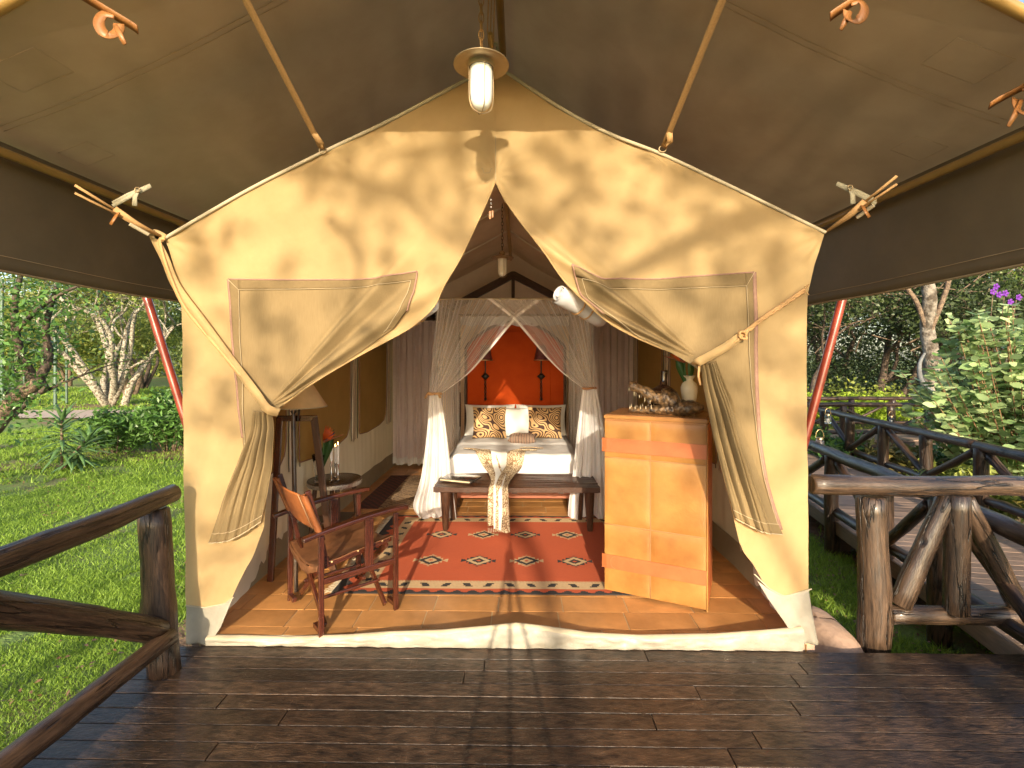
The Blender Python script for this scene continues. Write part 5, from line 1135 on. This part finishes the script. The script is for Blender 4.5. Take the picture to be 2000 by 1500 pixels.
# ------------------------------------------------------------------ the photographer's tripod (only its shadow falls in view)
tp_ = thing('camera_tripod', 'black camera tripod whose shadow falls across the rug', 'tripod', (0, -.1, DZ))
mb = MB(); mb.tube([(0, -.14, DZ + .75), (0, -.14, 1.56)], .012, 10); build(mb, 'centre_column', BLACK, tp_)
for g in (math.radians(90), math.radians(210), math.radians(330)):
    e = Vector((math.cos(g), math.sin(g), 0)); mb = MB(); mb.tube([Vector((0, -.14, 1.36)), Vector((0, -.14, DZ)) + e * .46], [.016, .011], 8); build(mb, 'tripod_leg', BLACK, tp_)
mb = MB(); mb.lathe([(0, 1.30), (.04, 1.31), (.045, 1.36), (.03, 1.40), (0, 1.41)], (0, -.14, 0), 16); build(mb, 'tripod_hub', BLACK, tp_)
mb = MB(); mb.box((0, -.15, 1.64), (.15, .075, .11)); mb.tube([(0, -.12, 1.65), (0, -.06, 1.665)], .04, 20); cb_ = build(mb, 'photo_camera', BLACK, bevel=.01); tag(cb_, 'black stills camera mounted on the tripod', 'camera')
# ------------------------------------------------------------------ log railings
def railing(name, label, grp, posts, top, parts, m=LOGM):
    """posts: list of (x, y, z0, z1, r); parts: list of (name, p0, p1, r0, r1)"""
    t = thing(name, label, 'railing', (posts[0][0], posts[0][1], posts[0][2]), grp)
    for x, y, z0, z1, r in posts:
        mb = MB(); mb.log((x, y, z0), (x + rnd.uniform(-.01, .01), y, z1), r); build(mb, 'post', m, t)
    for nm, p0, p1, r0, r1 in parts:
        mb = MB(); mb.log(p0, p1, r0, r1); build(mb, nm, m, t)
    return t
# left railing along the deck edge
P = lambda px, py, Y: onY(px, py, Y)
lr = thing('log_railing', 'dark log railing at the left edge of the deck, running towards the viewer', 'railing', (-2.0, 2.69, DZ), 'log railings')
mb = MB(); mb.log((-1.985, 2.69, DZ - .02), (-2.07, 2.72, .84), .082, .078, n=16); build(mb, 'post', LOGM, lr)
mb = MB(); mb.log((-2.02, 2.80, .915), (-2.06, .2, .86), .052, .072, n=16); build(mb, 'top_rail', LOGM, lr)
mb = MB(); mb.log((-1.98, 2.64, .205), (-2.07, 1.60, .90), .060, .070, n=16); build(mb, 'brace', LOGM, lr)
mb = MB(); mb.log((-1.935, 2.66, .165), (-2.04, .2, .11), .048, .064, n=16); build(mb, 'lower_rail', LOGM, lr)
mb = MB(); mb.log((-2.08, .9, DZ - .02), (-2.06, .9, .84), .08, n=16); build(mb, 'post', LOGM, lr)
# right railing facing the viewer
Y = 3.10
rr_ = thing('log_railing', 'pale brown log railing right of the tent, square to the viewer, with crossed braces', 'railing', (2.24, Y, DZ), 'log railings')
def lg(nm, p0, p1, r0, r1=None, m=LOGL, t=rr_): mb = MB(); mb.log(p0, p1, r0, r1, n=16); build(mb, nm, m, t)
lg('top_rail', (1.845, Y, .905), (4.6, Y + .02, .865), .062, .066)
lg('post', P(1706, 1268, Y - .02), P(1700, 972, Y), .090, .082)
lg('lower_rail', P(1737, 1199, Y), P(2400, 1212, Y), .056, .06)
lg('post', P(1868, 1196, Y - .03), P(1868, 968, Y - .02), .066, .068)
lg('brace', P(1757, 1180, Y), P(1852, 970, Y), .064, .055); lg('brace', P(1990, 1185, Y), P(1884, 975, Y), .06, .055)
lg('post', P(2100, 1268, Y), P(2100, 972, Y), .08)
# boardwalk
WZ = -.05; bd = Vector((.165, .986, 0)).normalized(); bn = Vector((bd.y, -bd.x, 0)); w0 = Vector((2.82, 1.6, 0)); WW = 1.66
walk = struct(bpy.data.objects.new('boardwalk', None)); COL.objects.link(walk); walk['label'] = 'plank boardwalk leading from the deck into the garden'
def walkpt(s, a, z): p = w0 + bd * s + bn * a; return Vector((p.x, p.y, z))
src = []
for k in range(3):
    b = MB(); b.box((0, 0, 0), (WW, .104, .03)); b.uv = [(u + k * 9, v) for u, v in b.uv]; o = build(b, 'x', WALKM, None, smooth=False, bevel=.003); src.append(o.data); bpy.data.objects.remove(o)
n = int(9.2 / .11)
for k in range(n):
    s = .95 + k * .11; o = link(src[k % 3], 'plank', walk); o.location = walkpt(s, WW / 2, WZ - .015 + rnd.uniform(-.002, .002)); o.rotation_euler = (0, 0, -math.atan2(bd.x, bd.y)); bm_ = o
    m = o.modifiers.new('bevel', 'BEVEL'); m.width = .003
mb = MB()
for a in (.03, WW / 2, WW - .03): mb.beam(walkpt(.9, a, WZ - .10), walkpt(9.4, a, WZ - .10), .07, .13)
for s in np.arange(1.2, 9.4, 1.3):
    for a in (.05, WW - .05): p = walkpt(s, a, 0); mb.box((p.x, p.y, WZ - .3), (.12, .12, .4))
build(mb, 'walk_beam', JOIST, walk, smooth=False)
mb = MB(); mb.beam(walkpt(.9, -.035, WZ - .06), walkpt(9.4, -.035, WZ - .06), .05, .14); build(mb, 'edge_beam', WALKM, walk, smooth=False, bevel=.006)
cross = struct(bpy.data.objects.new('boardwalk', None)); COL.objects.link(cross); cross['label'] = 'second plank boardwalk crossing the first at its far end'
b = MB(); b.box((0, 0, 0), (.104, 1.6, .03)); o = build(b, 'x', WALKM, None, smooth=False); me2 = o.data; bpy.data.objects.remove(o)
for k in range(100): o = link(me2, 'plank', cross); o.location = (3.2 + k * .11, 11.35, WZ - .015 + rnd.uniform(-.003, .003))
mb = MB(); mb.beam((3.1, 10.55, WZ - .09), (14.3, 10.55, WZ - .09), .06, .12); mb.beam((3.1, 12.1, WZ - .09), (14.3, 12.1, WZ - .09), .06, .12)
for x in np.arange(3.4, 14, 1.2): mb.box((x, 10.7, WZ - .3), (.12, .12, .4)); mb.box((x, 12.0, WZ - .3), (.12, .12, .4))
build(mb, 'walk_beam', JOIST, cross, smooth=False)
def walk_rail(label, a, ss, zt, zl):
    posts = []; parts = []; pts = [walkpt(s, a, 0) for s in ss]
    for p in pts: posts.append((p.x, p.y, WZ - .35, zt - .02, .072))
    parts.append(('top_rail', walkpt(ss[0] - .25, a, zt), walkpt((ss[0] + ss[-1]) / 2, a, zt + .01), .064, .058)); parts.append(('top_rail', walkpt((ss[0] + ss[-1]) / 2 - .04, a, zt + .012), walkpt(ss[-1] + .2, a, zt), .060, .054))
    parts.append(('lower_rail', walkpt(ss[0] - .1, a + .03, zl), walkpt(ss[-1] + .1, a + .03, zl), .050, .046))
    for i in range(len(ss) - 1):
        m = (ss[i] + ss[i + 1]) / 2
        if i % 2 == 0: parts.append(('brace', walkpt(ss[i] + .05, a - .03, zt - .06), walkpt(ss[i + 1] - .05, a - .03, zl + .04), .046, .042))
        else: parts.append(('brace', walkpt(ss[i + 1] - .05, a + .03, zt - .06), walkpt(ss[i] + .05, a + .03, zl + .04), .046, .042))
    railing('log_railing', label, 'log railings', posts, zt, parts)
walk_rail('dark log railing on the near left side of the boardwalk', -.07, [.35, 1.15, 2.05, 2.75, 3.75, 4.85, 5.9, 6.9, 7.9], .665, .05)
walk_rail('dark log railing on the far right side of the boardwalk', WW + .06, [.6, 1.55, 2.5, 3.5, 4.35, 5.3, 6.3, 7.3, 8.3], .69, .10)
for yy, lab in ((10.5, 'dark log railing on the near side of the crossing boardwalk'), (12.15, 'dark log railing on the far side of the crossing boardwalk under the hedge')):
    xs = list(np.arange(4.2 if yy > 11 else 5.9, 14, 1.0)); posts = [(x, yy, WZ - .35, .68, .065) for x in xs]; parts = []
    for i in range(0, len(xs) - 1):
        if i % 3 == 0: j = min(i + 3, len(xs) - 1); parts.append(('top_rail', (xs[i] - .1, yy, .71), (xs[j] + .05, yy, .715), .05, .046)); parts.append(('lower_rail', (xs[i] - .1, yy, .12), (xs[j] + .05, yy, .12), .04, .038))
        z0, z1 = (.62, .16) if i % 2 else (.16, .62); parts.append(('brace', (xs[i] + .05, yy, z0), (xs[i + 1] - .05, yy, z1), .034, .034))
    railing('log_railing', lab, 'log railings', posts, .7, parts)
# small glass path lanterns hung on the rails
for k, (px, py, Y, lab) in enumerate(((1617, 818, 8.4, 'small glass jar lantern hanging left at the far end of the boardwalk'), (1740, 820, 10.4, 'small glass jar lantern on the crossing railing'), (1601, 868, 5.9, 'glass jar lantern beside the near boardwalk rail'))):
    c = P(px, py, Y); t = thing('jar_lantern', lab, 'lantern', c, 'jar lanterns along the boardwalk')
    mb = MB(); mb.lathe([(0, -.08), (.045, -.078), (.05, -.06), (.05, .04), (.035, .06), (.035, .07)], c, 14); build(mb, 'glass_jar', GLASS, t)
    mb = MB(); mb.lathe([(.037, .06), (.038, .085), (0, .09)], c, 12); mb.tube([c + Vector((.05 * math.cos(g), 0, .08 + .10 * math.sin(g))) for g in np.linspace(0, 3.14, 12)], .004, 5); build(mb, 'lantern_lid', BRASS, t)
    mb = MB(); mb.tube([c + Vector((0, 0, -.075)), c + Vector((0, 0, .0))], .02, 8); build(mb, 'candle_stub', CANDLE, t)

# ------------------------------------------------------------------ trees and plants
def bark(name, c1, c2, lo=.42, hi=.58, sc=14): return mat(name, c1, c2, rough=.85, scale=sc, bump=1.0, bscale=30, bdist=.02, detail=9, lo=lo, hi=hi)
BARKL = bark('bark_lichen', (.40, .37, .29), (.10, .075, .05)); BARKD = bark('bark_dark', (.095, .065, .045), (.035, .025, .018)); BARKM = bark('bark_mid', (.20, .14, .09), (.09, .06, .04))
LIME = leafmat('foliage_lime', (.45, .58, .05), (.22, .34, .03), trans=.4); LF_MID = leafmat('foliage_mid', (.18, .24, .045), (.055, .09, .018), (.36, .27, .08)); LF_LIGHT = leafmat('foliage_light', (.38, .42, .09), (.15, .20, .035), (.50, .42, .17), trans=.45)
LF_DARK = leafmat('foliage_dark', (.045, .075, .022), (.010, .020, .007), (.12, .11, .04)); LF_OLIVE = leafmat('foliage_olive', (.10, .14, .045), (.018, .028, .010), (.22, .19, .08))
LF_SHRUB = leafmat('foliage_shrub', (.12, .25, .05), (.045, .10, .02), (.28, .40, .09), trans=.3, rough=.35)
def tree(label, base, height, spread, trunks, leaf, bk, nleaf, seed, lsize=.13, r0=.18, lowz=2.0, lean=(0, 0), group=None, name='garden_tree', fork=.28, levels=3, clump=.38, off=1.1, cat='tree'):
    g = np.random.default_rng(seed); r = random.Random(seed); base = Vector(base); t = thing(name, label, cat, base, group)
    mb = MB(); twigs = []
    def grow(p, d, rad, L, lev):
        n = 7 if lev < 2 else 5; P = [p]; R = [rad]; dd = d.normalized()
        for k in range(n):
            j = .22 if lev == 0 else .32
            dd = (dd + Vector((r.gauss(0, j), r.gauss(0, j), r.gauss(0, j * .6))) * (.6 if lev == 0 else .8) + Vector((0, 0, .06 if lev < 2 else -.04))).normalized()
            P.append(P[-1] + dd * L / n); R.append(rad * (1 - .55 * (k + 1) / n))
        mb.tube(smooth_line(P, n * 2 + 1) if lev < 2 else P, list(np.interp(np.linspace(0, 1, n * 2 + 1), np.linspace(0, 1, n + 1), R)) if lev < 2 else R, max(4, 12 - lev * 3), caps=False)
        if lev >= levels - 1: twigs.extend(P[1:])
        if lev < levels:
            nb = r.randint(2, 3) if lev == 0 else r.randint(3, 4)
            for k in range(nb):
                i = n if k == 0 else r.randint(max(1, int(n * .45)), n); a = r.random() * 6.283
                side = Vector((math.cos(a), math.sin(a), .25)); nd = (dd * .75 + side * .85).normalized()
                grow(P[i], nd, R[i] * (.85 if k == 0 else .62), L * r.uniform(.55, .8), lev + 1)
    for k in range(trunks):
        a = k / trunks * 6.283 + r.random(); off = Vector((math.cos(a), math.sin(a), 0)) * (r0 * off if trunks > 1 else 0)
        d = Vector((math.cos(a) * fork * (trunks > 1) + lean[0], math.sin(a) * fork * (trunks > 1) + lean[1], 1))
        grow(base + off - Vector((0, 0, .1)), d, r0 * r.uniform(.75, 1.1), height * r.uniform(.38, .5), 0)
    build(mb, 'trunk', bk, t)
    if nleaf:
        T = np.array([tuple(p) for p in twigs if p.z > lowz - .6]); 
        if len(T) == 0: T = np.array([tuple(p) for p in twigs])
        T = T[g.integers(0, len(T), max(8, nleaf // 16))]      # cluster centres, gaps in between
        C = np.repeat(T, 16, axis=0)[:nleaf] + g.normal(size=(len(np.repeat(T, 16, axis=0)[:nleaf]), 3)) * clump * np.array([1, 1, .6])
        C = C[C[:, 2] > lowz + g.normal(size=len(C)) * .4]
        link(quads_mesh('crown', leaf_array(C, lsize, 1.9, g, .3), leaf), 'crown', t)
    return t
# left garden
tree('multi-stemmed tree with pale lichen on its bark, standing past the path', (-18.2, 21.3, gz(-18, 21)), 10, 4, 9, LF_LIGHT, BARKL, 13000, 3, .15, .17, 4.2, fork=.5, off=3.2)
tree('dark leaning tree cut off by the left edge of the picture', (-12.2, 10.4, gz(-10, 9)), 5.2, 3, 2, LF_MID, BARKD, 2600, 22, .11, .15, 1.5, lean=(.2, 0), fork=.5)
t = thing('leaning_trunk', 'thick leaning trunk rising from the left edge of the picture', 'tree', (-10.6, 9.2, -.4)); mb = MB()
mb.log(P(-60, 880, 9.2), P(75, 745, 9.6), .17, .12, bend=.8, n=14); build(mb, 'trunk', BARKM, t); mb = MB(); mb.tube(smooth_line([P(70, 750, 9.6), P(95, 700, 9.7), P(90, 640, 9.6), P(110, 560, 9.5)], 14), [.1 - .005 * k for k in range(14)], 8); mb.tube(smooth_line([P(72, 750, 9.6), P(40, 690, 9.5), P(28, 600, 9.4), P(50, 500, 9.4)], 14), [.1 - .005 * k for k in range(14)], 8); mb.tube(smooth_line([P(30, 650, 9.4), P(80, 600, 9.3), P(150, 560, 9.2), P(240, 540, 9.0)], 16), [.05 - .0025 * k for k in range(16)], 6); build(mb, 'limb', BARKD, t)
g_ = np.random.default_rng(11); C = np.concatenate([np.array(P(x, y, z)) + g_.normal(size=(420, 3)) * np.array([.45, .4, .35]) for x, y, z in ((10, 660, 9.4), (50, 600, 9.2), (20, 740, 9.3), (100, 560, 9.4), (5, 800, 9.0), (60, 680, 9.8))])
link(quads_mesh('crown', leaf_array(C, .12, 2.4, g_, .3), LF_SHRUB), 'crown', t)
spots = [(-22, 27, 6.5, LF_LIGHT, BARKM), (-17.5, 30, 7, LF_MID, BARKD), (-26, 33, 8, LF_MID, BARKD), (-13.6, 27, 6, LF_OLIVE, BARKM), (-29, 27, 7, LF_LIGHT, BARKL), (-34, 36, 8, LF_MID, BARKM), (-15.5, 36, 7.5, LF_MID, BARKD), (-21, 40, 8, LF_LIGHT, BARKM), (-11.5, 21, 5.5, LF_OLIVE, BARKD), (-23.5, 22, 5.5, LF_LIGHT, BARKD)]
labs = ['slim tree with light leaves just behind the lichen covered tree', 'dark trunked tree far back behind the red pole', 'dark leafy tree far left of the swing frame', 'olive tree beside the tent wall behind the red pole', 'pale barked tree at the far left of the lawn', 'tall tree in the distant left corner', 'dark tree near the tent wall, far in the background', 'light leafed tree in the far middle of the left garden', 'small dark stemmed tree close to the tent beyond the shrubs', 'dark stemmed tree left of the lichen covered tree']
for k, (x, y, h, lf, bk) in enumerate(spots):
    tree(labs[k], (x, y, gz(x, y)), h, 3, 3 + k % 3, lf, bk, 7500, 40 + k * 3, .17, .15, 1.9 if k != 8 else 1.6, group='trees of the left garden', fork=.4, clump=.5)
def foliage_mass(name, label, x0, x1, y0, y1, z0, z1, n, size, m, seed, clumps=60, cs=.9):
    g = np.random.default_rng(seed); c = np.stack([g.uniform(x0, x1, clumps), g.uniform(y0, y1, clumps), g.uniform(z0, z1, clumps)], 1); per = n // clumps
    C = np.repeat(c, per, axis=0) + g.normal(size=(clumps * per, 3)) * cs * np.array([1, .6, .7]); C[:, 2] = np.maximum(C[:, 2], gz(0, 0) + .0)
    return tag(link(quads_mesh(name, leaf_array(C, size, 1.8, g, .3), m), name), label, 'trees', kind='stuff')
foliage_mass('distant_wood', 'distant mass of light green trees beyond the left lawn', -75, -20, 52, 62, -.3, 5.0, 24000, .5, LF_LIGHT, 2, 150, 1.5)
foliage_mass('distant_wood', 'distant dark wood behind the left garden', -50, -14, 44, 50, 2.5, 9, 16000, .36, LF_MID, 4, 110, 1.3)
# shrubs
def shrub(label, c, rx, ry, h, n, size, m, seed, group=None, elong=2.6, stems=14, name='garden_shrub', flat=.35, nv=4, bk=BARKM):
    g = np.random.default_rng(seed); r = random.Random(seed); c = Vector(c); t = thing(name, label, 'shrub', c, group); mb = MB(); pts = []
    for k in range(stems):
        a = r.random() * 6.283; rr = r.random() ** .6; top = c + Vector((rx * rr * math.cos(a), ry * rr * math.sin(a), h * r.uniform(.65, 1) * (1 - .35 * rr * rr)))
        b = c + Vector((rx * .25 * rr * math.cos(a), ry * .25 * rr * math.sin(a), -.03)); P = smooth_line([b, b.lerp(top, .5) + Vector((r.gauss(0, .05), r.gauss(0, .05), .08)), top], 9)
        mb.tube(P, [.012 * (1 - .7 * i / 8) + .002 for i in range(9)], 5, caps=False); pts += P[3:]
        pts += [P[-1]] * 3
    build(mb, 'stems', bk, t); T = np.array([tuple(p) for p in pts]); T = T[g.integers(0, len(T), n // 10)]; C = np.repeat(T, 10, axis=0) + g.normal(size=(n // 10 * 10, 3)) * .10 * np.array([1.2, 1.2, .9]) * (h / 1.0) ** .5
    C = C[C[:, 2] > c.z + .04]
    link(quads_mesh('leaves', leaf_array(C, size, elong, g, flat, nv), m, nv), 'leaves', t); return t
shrub('low leafy shrub left of the taller shrub on the soil bed', (-8.9, 10.6, -.42), .75, .6, .95, 3200, .13, LF_SHRUB, 1, 'shrubs on the soil bed', 3)
shrub('taller glossy green shrub beside the red pole', (-7.9, 10.9, -.42), .95, .7, 1.35, 5200, .13, LF_SHRUB, 2, 'shrubs on the soil bed', 3, 20)
shrub('glossy shrub half hidden by the tent wall', (-7.0, 11.3, -.42), .7, .6, 1.25, 3000, .13, LF_SHRUB, 3, 'shrubs on the soil bed', 3)
shrub('dark rounded bush behind the red pole, farther back', (-9.2, 15.0, -.42), 1.1, .9, 1.9, 4200, .13, LF_MID, 4)
# dragon plant with long strap leaves
def strap_plant(label, c, heads, L, m, name='dragon_plant', w=.066):
    c = Vector(c); t = thing(name, label, 'plant', c); mb = MB()
    for hx, hy, hz in heads: mb.tube(smooth_line([c, c + Vector((hx * .4, hy * .4, hz * .5)), c + Vector((hx, hy, hz))], 10), .022, 7)
    build(mb, 'stem', BARKM, t)
    for hi, (hx, hy, hz) in enumerate(heads):
        nl = 46
        for k in range(nl):
            s = k / nl; a = k * 2.4 + hi; z = lerp(hz * .30, hz, s); b = c + Vector((hx, hy, 0)) * (.5 + .5 * s) + Vector((0, 0, z)); up = lerp(-.35, 1.5, s ** 1.6) + rnd.uniform(-.12, .12); l = L * (1 - .35 * s) * rnd.uniform(.8, 1.1)
            e = Vector((math.cos(a), math.sin(a), 0)); P = [b]; d = (e + Vector((0, 0, up))).normalized()
            for q_ in range(6): P.append(P[-1] + d * l / 6); d = (d + Vector((0, 0, -.13 + .05 * s))).normalized()
            lb = MB(); lb.ribbon(P, [w * .5, w, w * 1.05, w * .95, w * .75, w * .4, .002], nrm=(e.x * -.2, e.y * -.2, 1), th=.004); build(lb, 'leaf', m, t)
DRAC = mat('dragon_leaf', (.13, .24, .08), (.06, .13, .045), rough=.35, scale=8, trans=.15)
strap_plant('young dragon tree with long pointed strap leaves on the left lawn', (-8.55, 8.95, -.42), [(0, 0, 1.05), (.42, .1, .62)], .62, DRAC)
# green swing frame
sw = thing('swing_frame', 'pale green metal swing frame on the lawn by the lichen covered tree', 'swing frame', (-19, 19.8, -.4))
for px in (4, 108, 130, 26, 47):
    mb = MB(); Yp = 20.0 if px in (4, 108) else 22; top = P(px, 545, Yp); mb.tube([(top.x, Yp, gz(top.x, Yp)), top], .06 if px in (4, 108) else .045, 8); build(mb, 'post', GREENP, sw)
mb = MB(); mb.beam(P(58, 686, 20), P(109, 685, 20), .05, .14); build(mb, 'cross_bar', GREENP, sw)
mb = MB(); mb.tube([P(-20, 548, 20), P(112, 545, 20)], .06, 8); build(mb, 'top_bar', GREENP, sw)
# right garden
t = thing('palm_like_tree', 'straight pale ringed trunk rising behind the boardwalk railing', 'tree', (8.15, 9.9, -.4))
mb = MB(); n = 60; Pp = [P(1822, 900, 9.9) if k == 0 else Vector((lerp(P(1824, 900, 9.9).x, P(1808, 500, 9.9).x, k / n), 9.9 + .04 * math.sin(k * .4), lerp(-.45, 4.2, k / n))) for k in range(n + 1)]; Pp[0] = Vector((Pp[1].x, 9.9, -.5))
mb.tube(Pp, [(.155 - .0009 * k) * (1 + .04 * math.sin(k * 2.1) + .10 * abs(nz(k * .5, 3))) for k in range(n + 1)], 18); build(mb, 'trunk', bark('bark_ringed', (.24, .21, .17), (.06, .045, .03), sc=7), t)
mb = MB(); a = P(1822, 770, 9.75); mb.tube(smooth_line([a, P(1800, 745, 9.7), P(1796, 712, 9.7), P(1806, 690, 9.75)], 14), [.06 - .003 * k for k in range(14)], 10); build(mb, 'pale_stub', mat('stub_grey', (.20, .21, .21), (.10, .10, .10), rough=.8), t)
mb = MB(); mb.tube(smooth_line([P(1812, 660, 9.9), P(1832, 610, 9.8), P(1850, 560, 9.8), P(1862, 500, 9.8)], 12), .045, 8); mb.tube(smooth_line([P(1808, 640, 9.9), P(1790, 590, 9.9), P(1768, 555, 9.9), P(1760, 500, 9.9)], 12), .045, 8); build(mb, 'limb', BARKM, t)
rt = [(8.4, 12.9 + 2, 6.5, 'gnarled black forked tree behind the boardwalk crossing'), (12.5, 17, 6.5, 'dark forked tree right of the pale trunk'), (16.5, 16.5, 7, 'dark branching tree at the right edge behind the shrub'), (11.5, 21, 7.5, 'slender dark tree deeper in the wood'), (15.5, 24, 8, 'tall dark tree far back in the right wood'), (20.5, 22, 8, 'wide dark tree behind the purple flowers'), (7.2, 18.5, 7, 'dark tree right beside the tent wall'), (24, 28, 9, 'broad crown at the far right of the wood'), (10.6, 27, 8, 'thin tree near the tent in the far wood'), (13.5, 13.8, 5.5, 'bare limbed small tree between boardwalk and wood')]
for k, (x, y, h, lb) in enumerate(rt):
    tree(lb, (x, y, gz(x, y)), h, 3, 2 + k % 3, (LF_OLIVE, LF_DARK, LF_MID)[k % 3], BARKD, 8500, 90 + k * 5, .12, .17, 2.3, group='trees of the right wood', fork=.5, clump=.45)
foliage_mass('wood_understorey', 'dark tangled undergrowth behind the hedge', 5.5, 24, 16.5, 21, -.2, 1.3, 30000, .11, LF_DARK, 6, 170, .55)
foliage_mass('wood_backdrop', 'dense olive green wood filling the right background', 6, 52, 30, 40, 0, 9.5, 80000, .24, LF_OLIVE, 7, 300, 1.4)
foliage_mass('wood_backdrop', 'leaf canopy hanging over the right side wood', 6, 30, 18, 27, 4.2, 8.5, 34000, .15, LF_MID, 8, 190, .75)
foliage_mass('wood_understorey', 'yellow green sunlit bushes low in the right wood', 7, 12, 14, 16, -.1, .5, 3000, .13, LF_LIGHT, 16, 30, .40)
foliage_mass('clipped_hedge', 'bright lime green clipped hedge behind the crossing boardwalk', 6.0, 15.5, 12.7, 13.2, .10, .70, 34000, .075, LIME, 9, 420, .10)
# tangled bare twigs
mb = MB(); r = random.Random(3)
for k in range(150):
    x, y, z = r.uniform(9, 22), r.uniform(14, 18), r.uniform(1.5, 5.2); d = Vector((r.gauss(.6, .5), r.gauss(0, .3), r.gauss(.35, .3))).normalized(); p = Vector((x, y, z)); Pq = [p]
    for _ in range(6): d = (d + Vector((r.gauss(0, .16), r.gauss(0, .16), r.gauss(0, .16)))).normalized(); Pq.append(Pq[-1] + d * .35)
    mb.tube(Pq, [.022, .02, .018, .015, .012, .009, .005], 4, caps=False)
tag(build(mb, 'bare_twigs', BARKM), 'tangle of bare brown twigs in the right wood', 'twigs', kind='stuff')
# big pale leaved shrub with purple flowers
BIGL = leafmat('tibouchina_leaf', (.50, .62, .30), (.10, .20, .05), (.62, .45, .08), trans=.35, rough=.45)
sh = thing('flowering_shrub', 'big shrub with pale felted leaves and purple flowers at the right edge', 'shrub', (6.9, 6.7, -.4)); g = np.random.default_rng(31); r = random.Random(31)
mb = MB(); C = []; Dv = []; tips = []
for k in range(230):
    a = r.random() * 6.283; rr = r.random() ** .5; b = Vector((6.9, 6.75, -.42)) + Vector((.35 * rr * math.cos(a), .3 * rr * math.sin(a), 0)); top = Vector((6.85, 6.7, 0)) + Vector((1.45 * rr * math.cos(a), 1.1 * rr * math.sin(a), r.uniform(.5, 2.28) * (1 - .22 * rr)))
    if k < 26: top = Vector((r.uniform(5.9, 7.0), 6.6 + r.gauss(0, .2), r.uniform(2.0, 2.42)))
    P_ = smooth_line([b, b.lerp(top, .45) + Vector((0, 0, .12)), top], 20); mb.tube(P_, [.009 * (1 - .7 * i / 19) + .002 for i in range(20)], 5, caps=False); tips.append(top)
    for i in range(4, 20):
        tt = (P_[min(19, i + 1)] - P_[i - 1]).normalized()
        for q_ in range(3):
            g2 = q_ * 2.094 + i * .785 + k; e = Vector((math.cos(g2), math.sin(g2), .25)); L = .055; C.append(tuple(P_[i] + e * L + Vector((0, 0, r.gauss(0, .02))))); Dv.append(tuple(e))
build(mb, 'stems', mat('stem_redbrown', (.26, .14, .07), (.14, .08, .04), rough=.7), sh)
link(quads_mesh('leaves', leaf_array(np.array(C), .135, 1.9, g, .45, 8, .45, np.array(Dv)), BIGL, 8), 'leaves', sh)
PURP = mat('petal_purple', (.22, .05, .42), (.16, .03, .34), rough=.6, trans=.3)
for px, py in ((1938, 570), (1950, 576), (1962, 573), (1972, 590), (1988, 581), (1944, 560)):
    c = P(px, py, 6.5); mb = MB()
    for k in range(5):
        a = k * 1.257; e = Vector((math.cos(a), -.35, math.sin(a))).normalized(); mb.ribbon([c, c + e * .025, c + e * .045], [.01, .036, .022], nrm=(0, -1, 0), th=.002)
    build(mb, 'flower', PURP, sh)
mb = MB()
for px, py in ((1940, 566), (1962, 577), (1985, 585)): mb.tube(smooth_line([P(px - 6, 650, 6.6), P(px - 4, 610, 6.5), P(px, py, 6.5)], 8), .005, 5)
build(mb, 'flower_stem', BARKM, sh)
# low planting beside the boardwalk
LF_CORD = leafmat('foliage_red', (.26, .20, .05), (.10, .13, .03), (.45, .07, .04), trans=.3)
for k, (x, y, h, m, lb) in enumerate(((5.9, 5.0, .8, LF_CORD, 'red and yellow leaved plant behind the boardwalk rail at the right edge'), (6.3, 8.0, .7, LF_CORD, 'orange tinged plant beside the boardwalk under the pale trunk'), (7.4, 8.4, .6, LF_SHRUB, 'green leafy plant between the boardwalk and the pale trunk'), (5.7, 9.0, .75, LF_SHRUB, 'green plant at the corner of the two boardwalks'), (5.75, 6.3, .7, LF_LIGHT, 'light green plant along the right boardwalk rail'), (8.6, 7.6, .9, LF_CORD, 'yellowing plant under the flowering shrub'))):
    shrub(lb, (x, y, -.42), .55, .5, h, 1500, .15, m, 60 + k, 'low plants by the boardwalk', 3.4, 10, 'border_plant')
# trees behind the viewer whose broken shade falls on the canvas
for k, (x, y, h, lz, nl) in enumerate(((-3.0, -12, 11, 6.0, 3000), (3.2, -13, 11.5, 6.2, 3000), (-11.0, -16, 11, 6, 1500))):
    shade = tree('tall tree behind the viewer, %s, throwing broken shade on the tent' % ('in the middle', 'on the right', 'on the left')[k], (x, y, gz(x, y)), h, 3, 2, LF_MID, BARKM, nl, 150 + k, .20, .2, lz, group='shade trees behind the viewer', fork=.35, clump=.55)
    def back(px, py, Y):                       # the point at depth Y that throws its shade on this spot of the canvas
        p = onY(px, py, YG); t_ = (YG - Y) / SUN_DIR.y; return p - SUN_DIR * t_
    if k < 2:
        for pts, r0_ in (((((1560, 400), (1440, 432), (1330, 480), (1240, 525), (1160, 570)), .085), (((1250, 300), (1330, 350), (1440, 385), (1540, 440)), .03)) if k else ((((560, 330), (680, 345), (780, 385), (850, 450), (900, 470)), .035), (((640, 420), (700, 500), (690, 600), (640, 700)), .03), (((880, 300), (760, 300), (700, 380)), .025))):
            mb = MB(); P_ = smooth_line([back(x, y, -7.5) for x, y in pts], 24); mb.tube(P_, [r0_ * (1 - .5 * i / 23) for i in range(24)], 8); build(mb, 'limb', BARKM, shade)
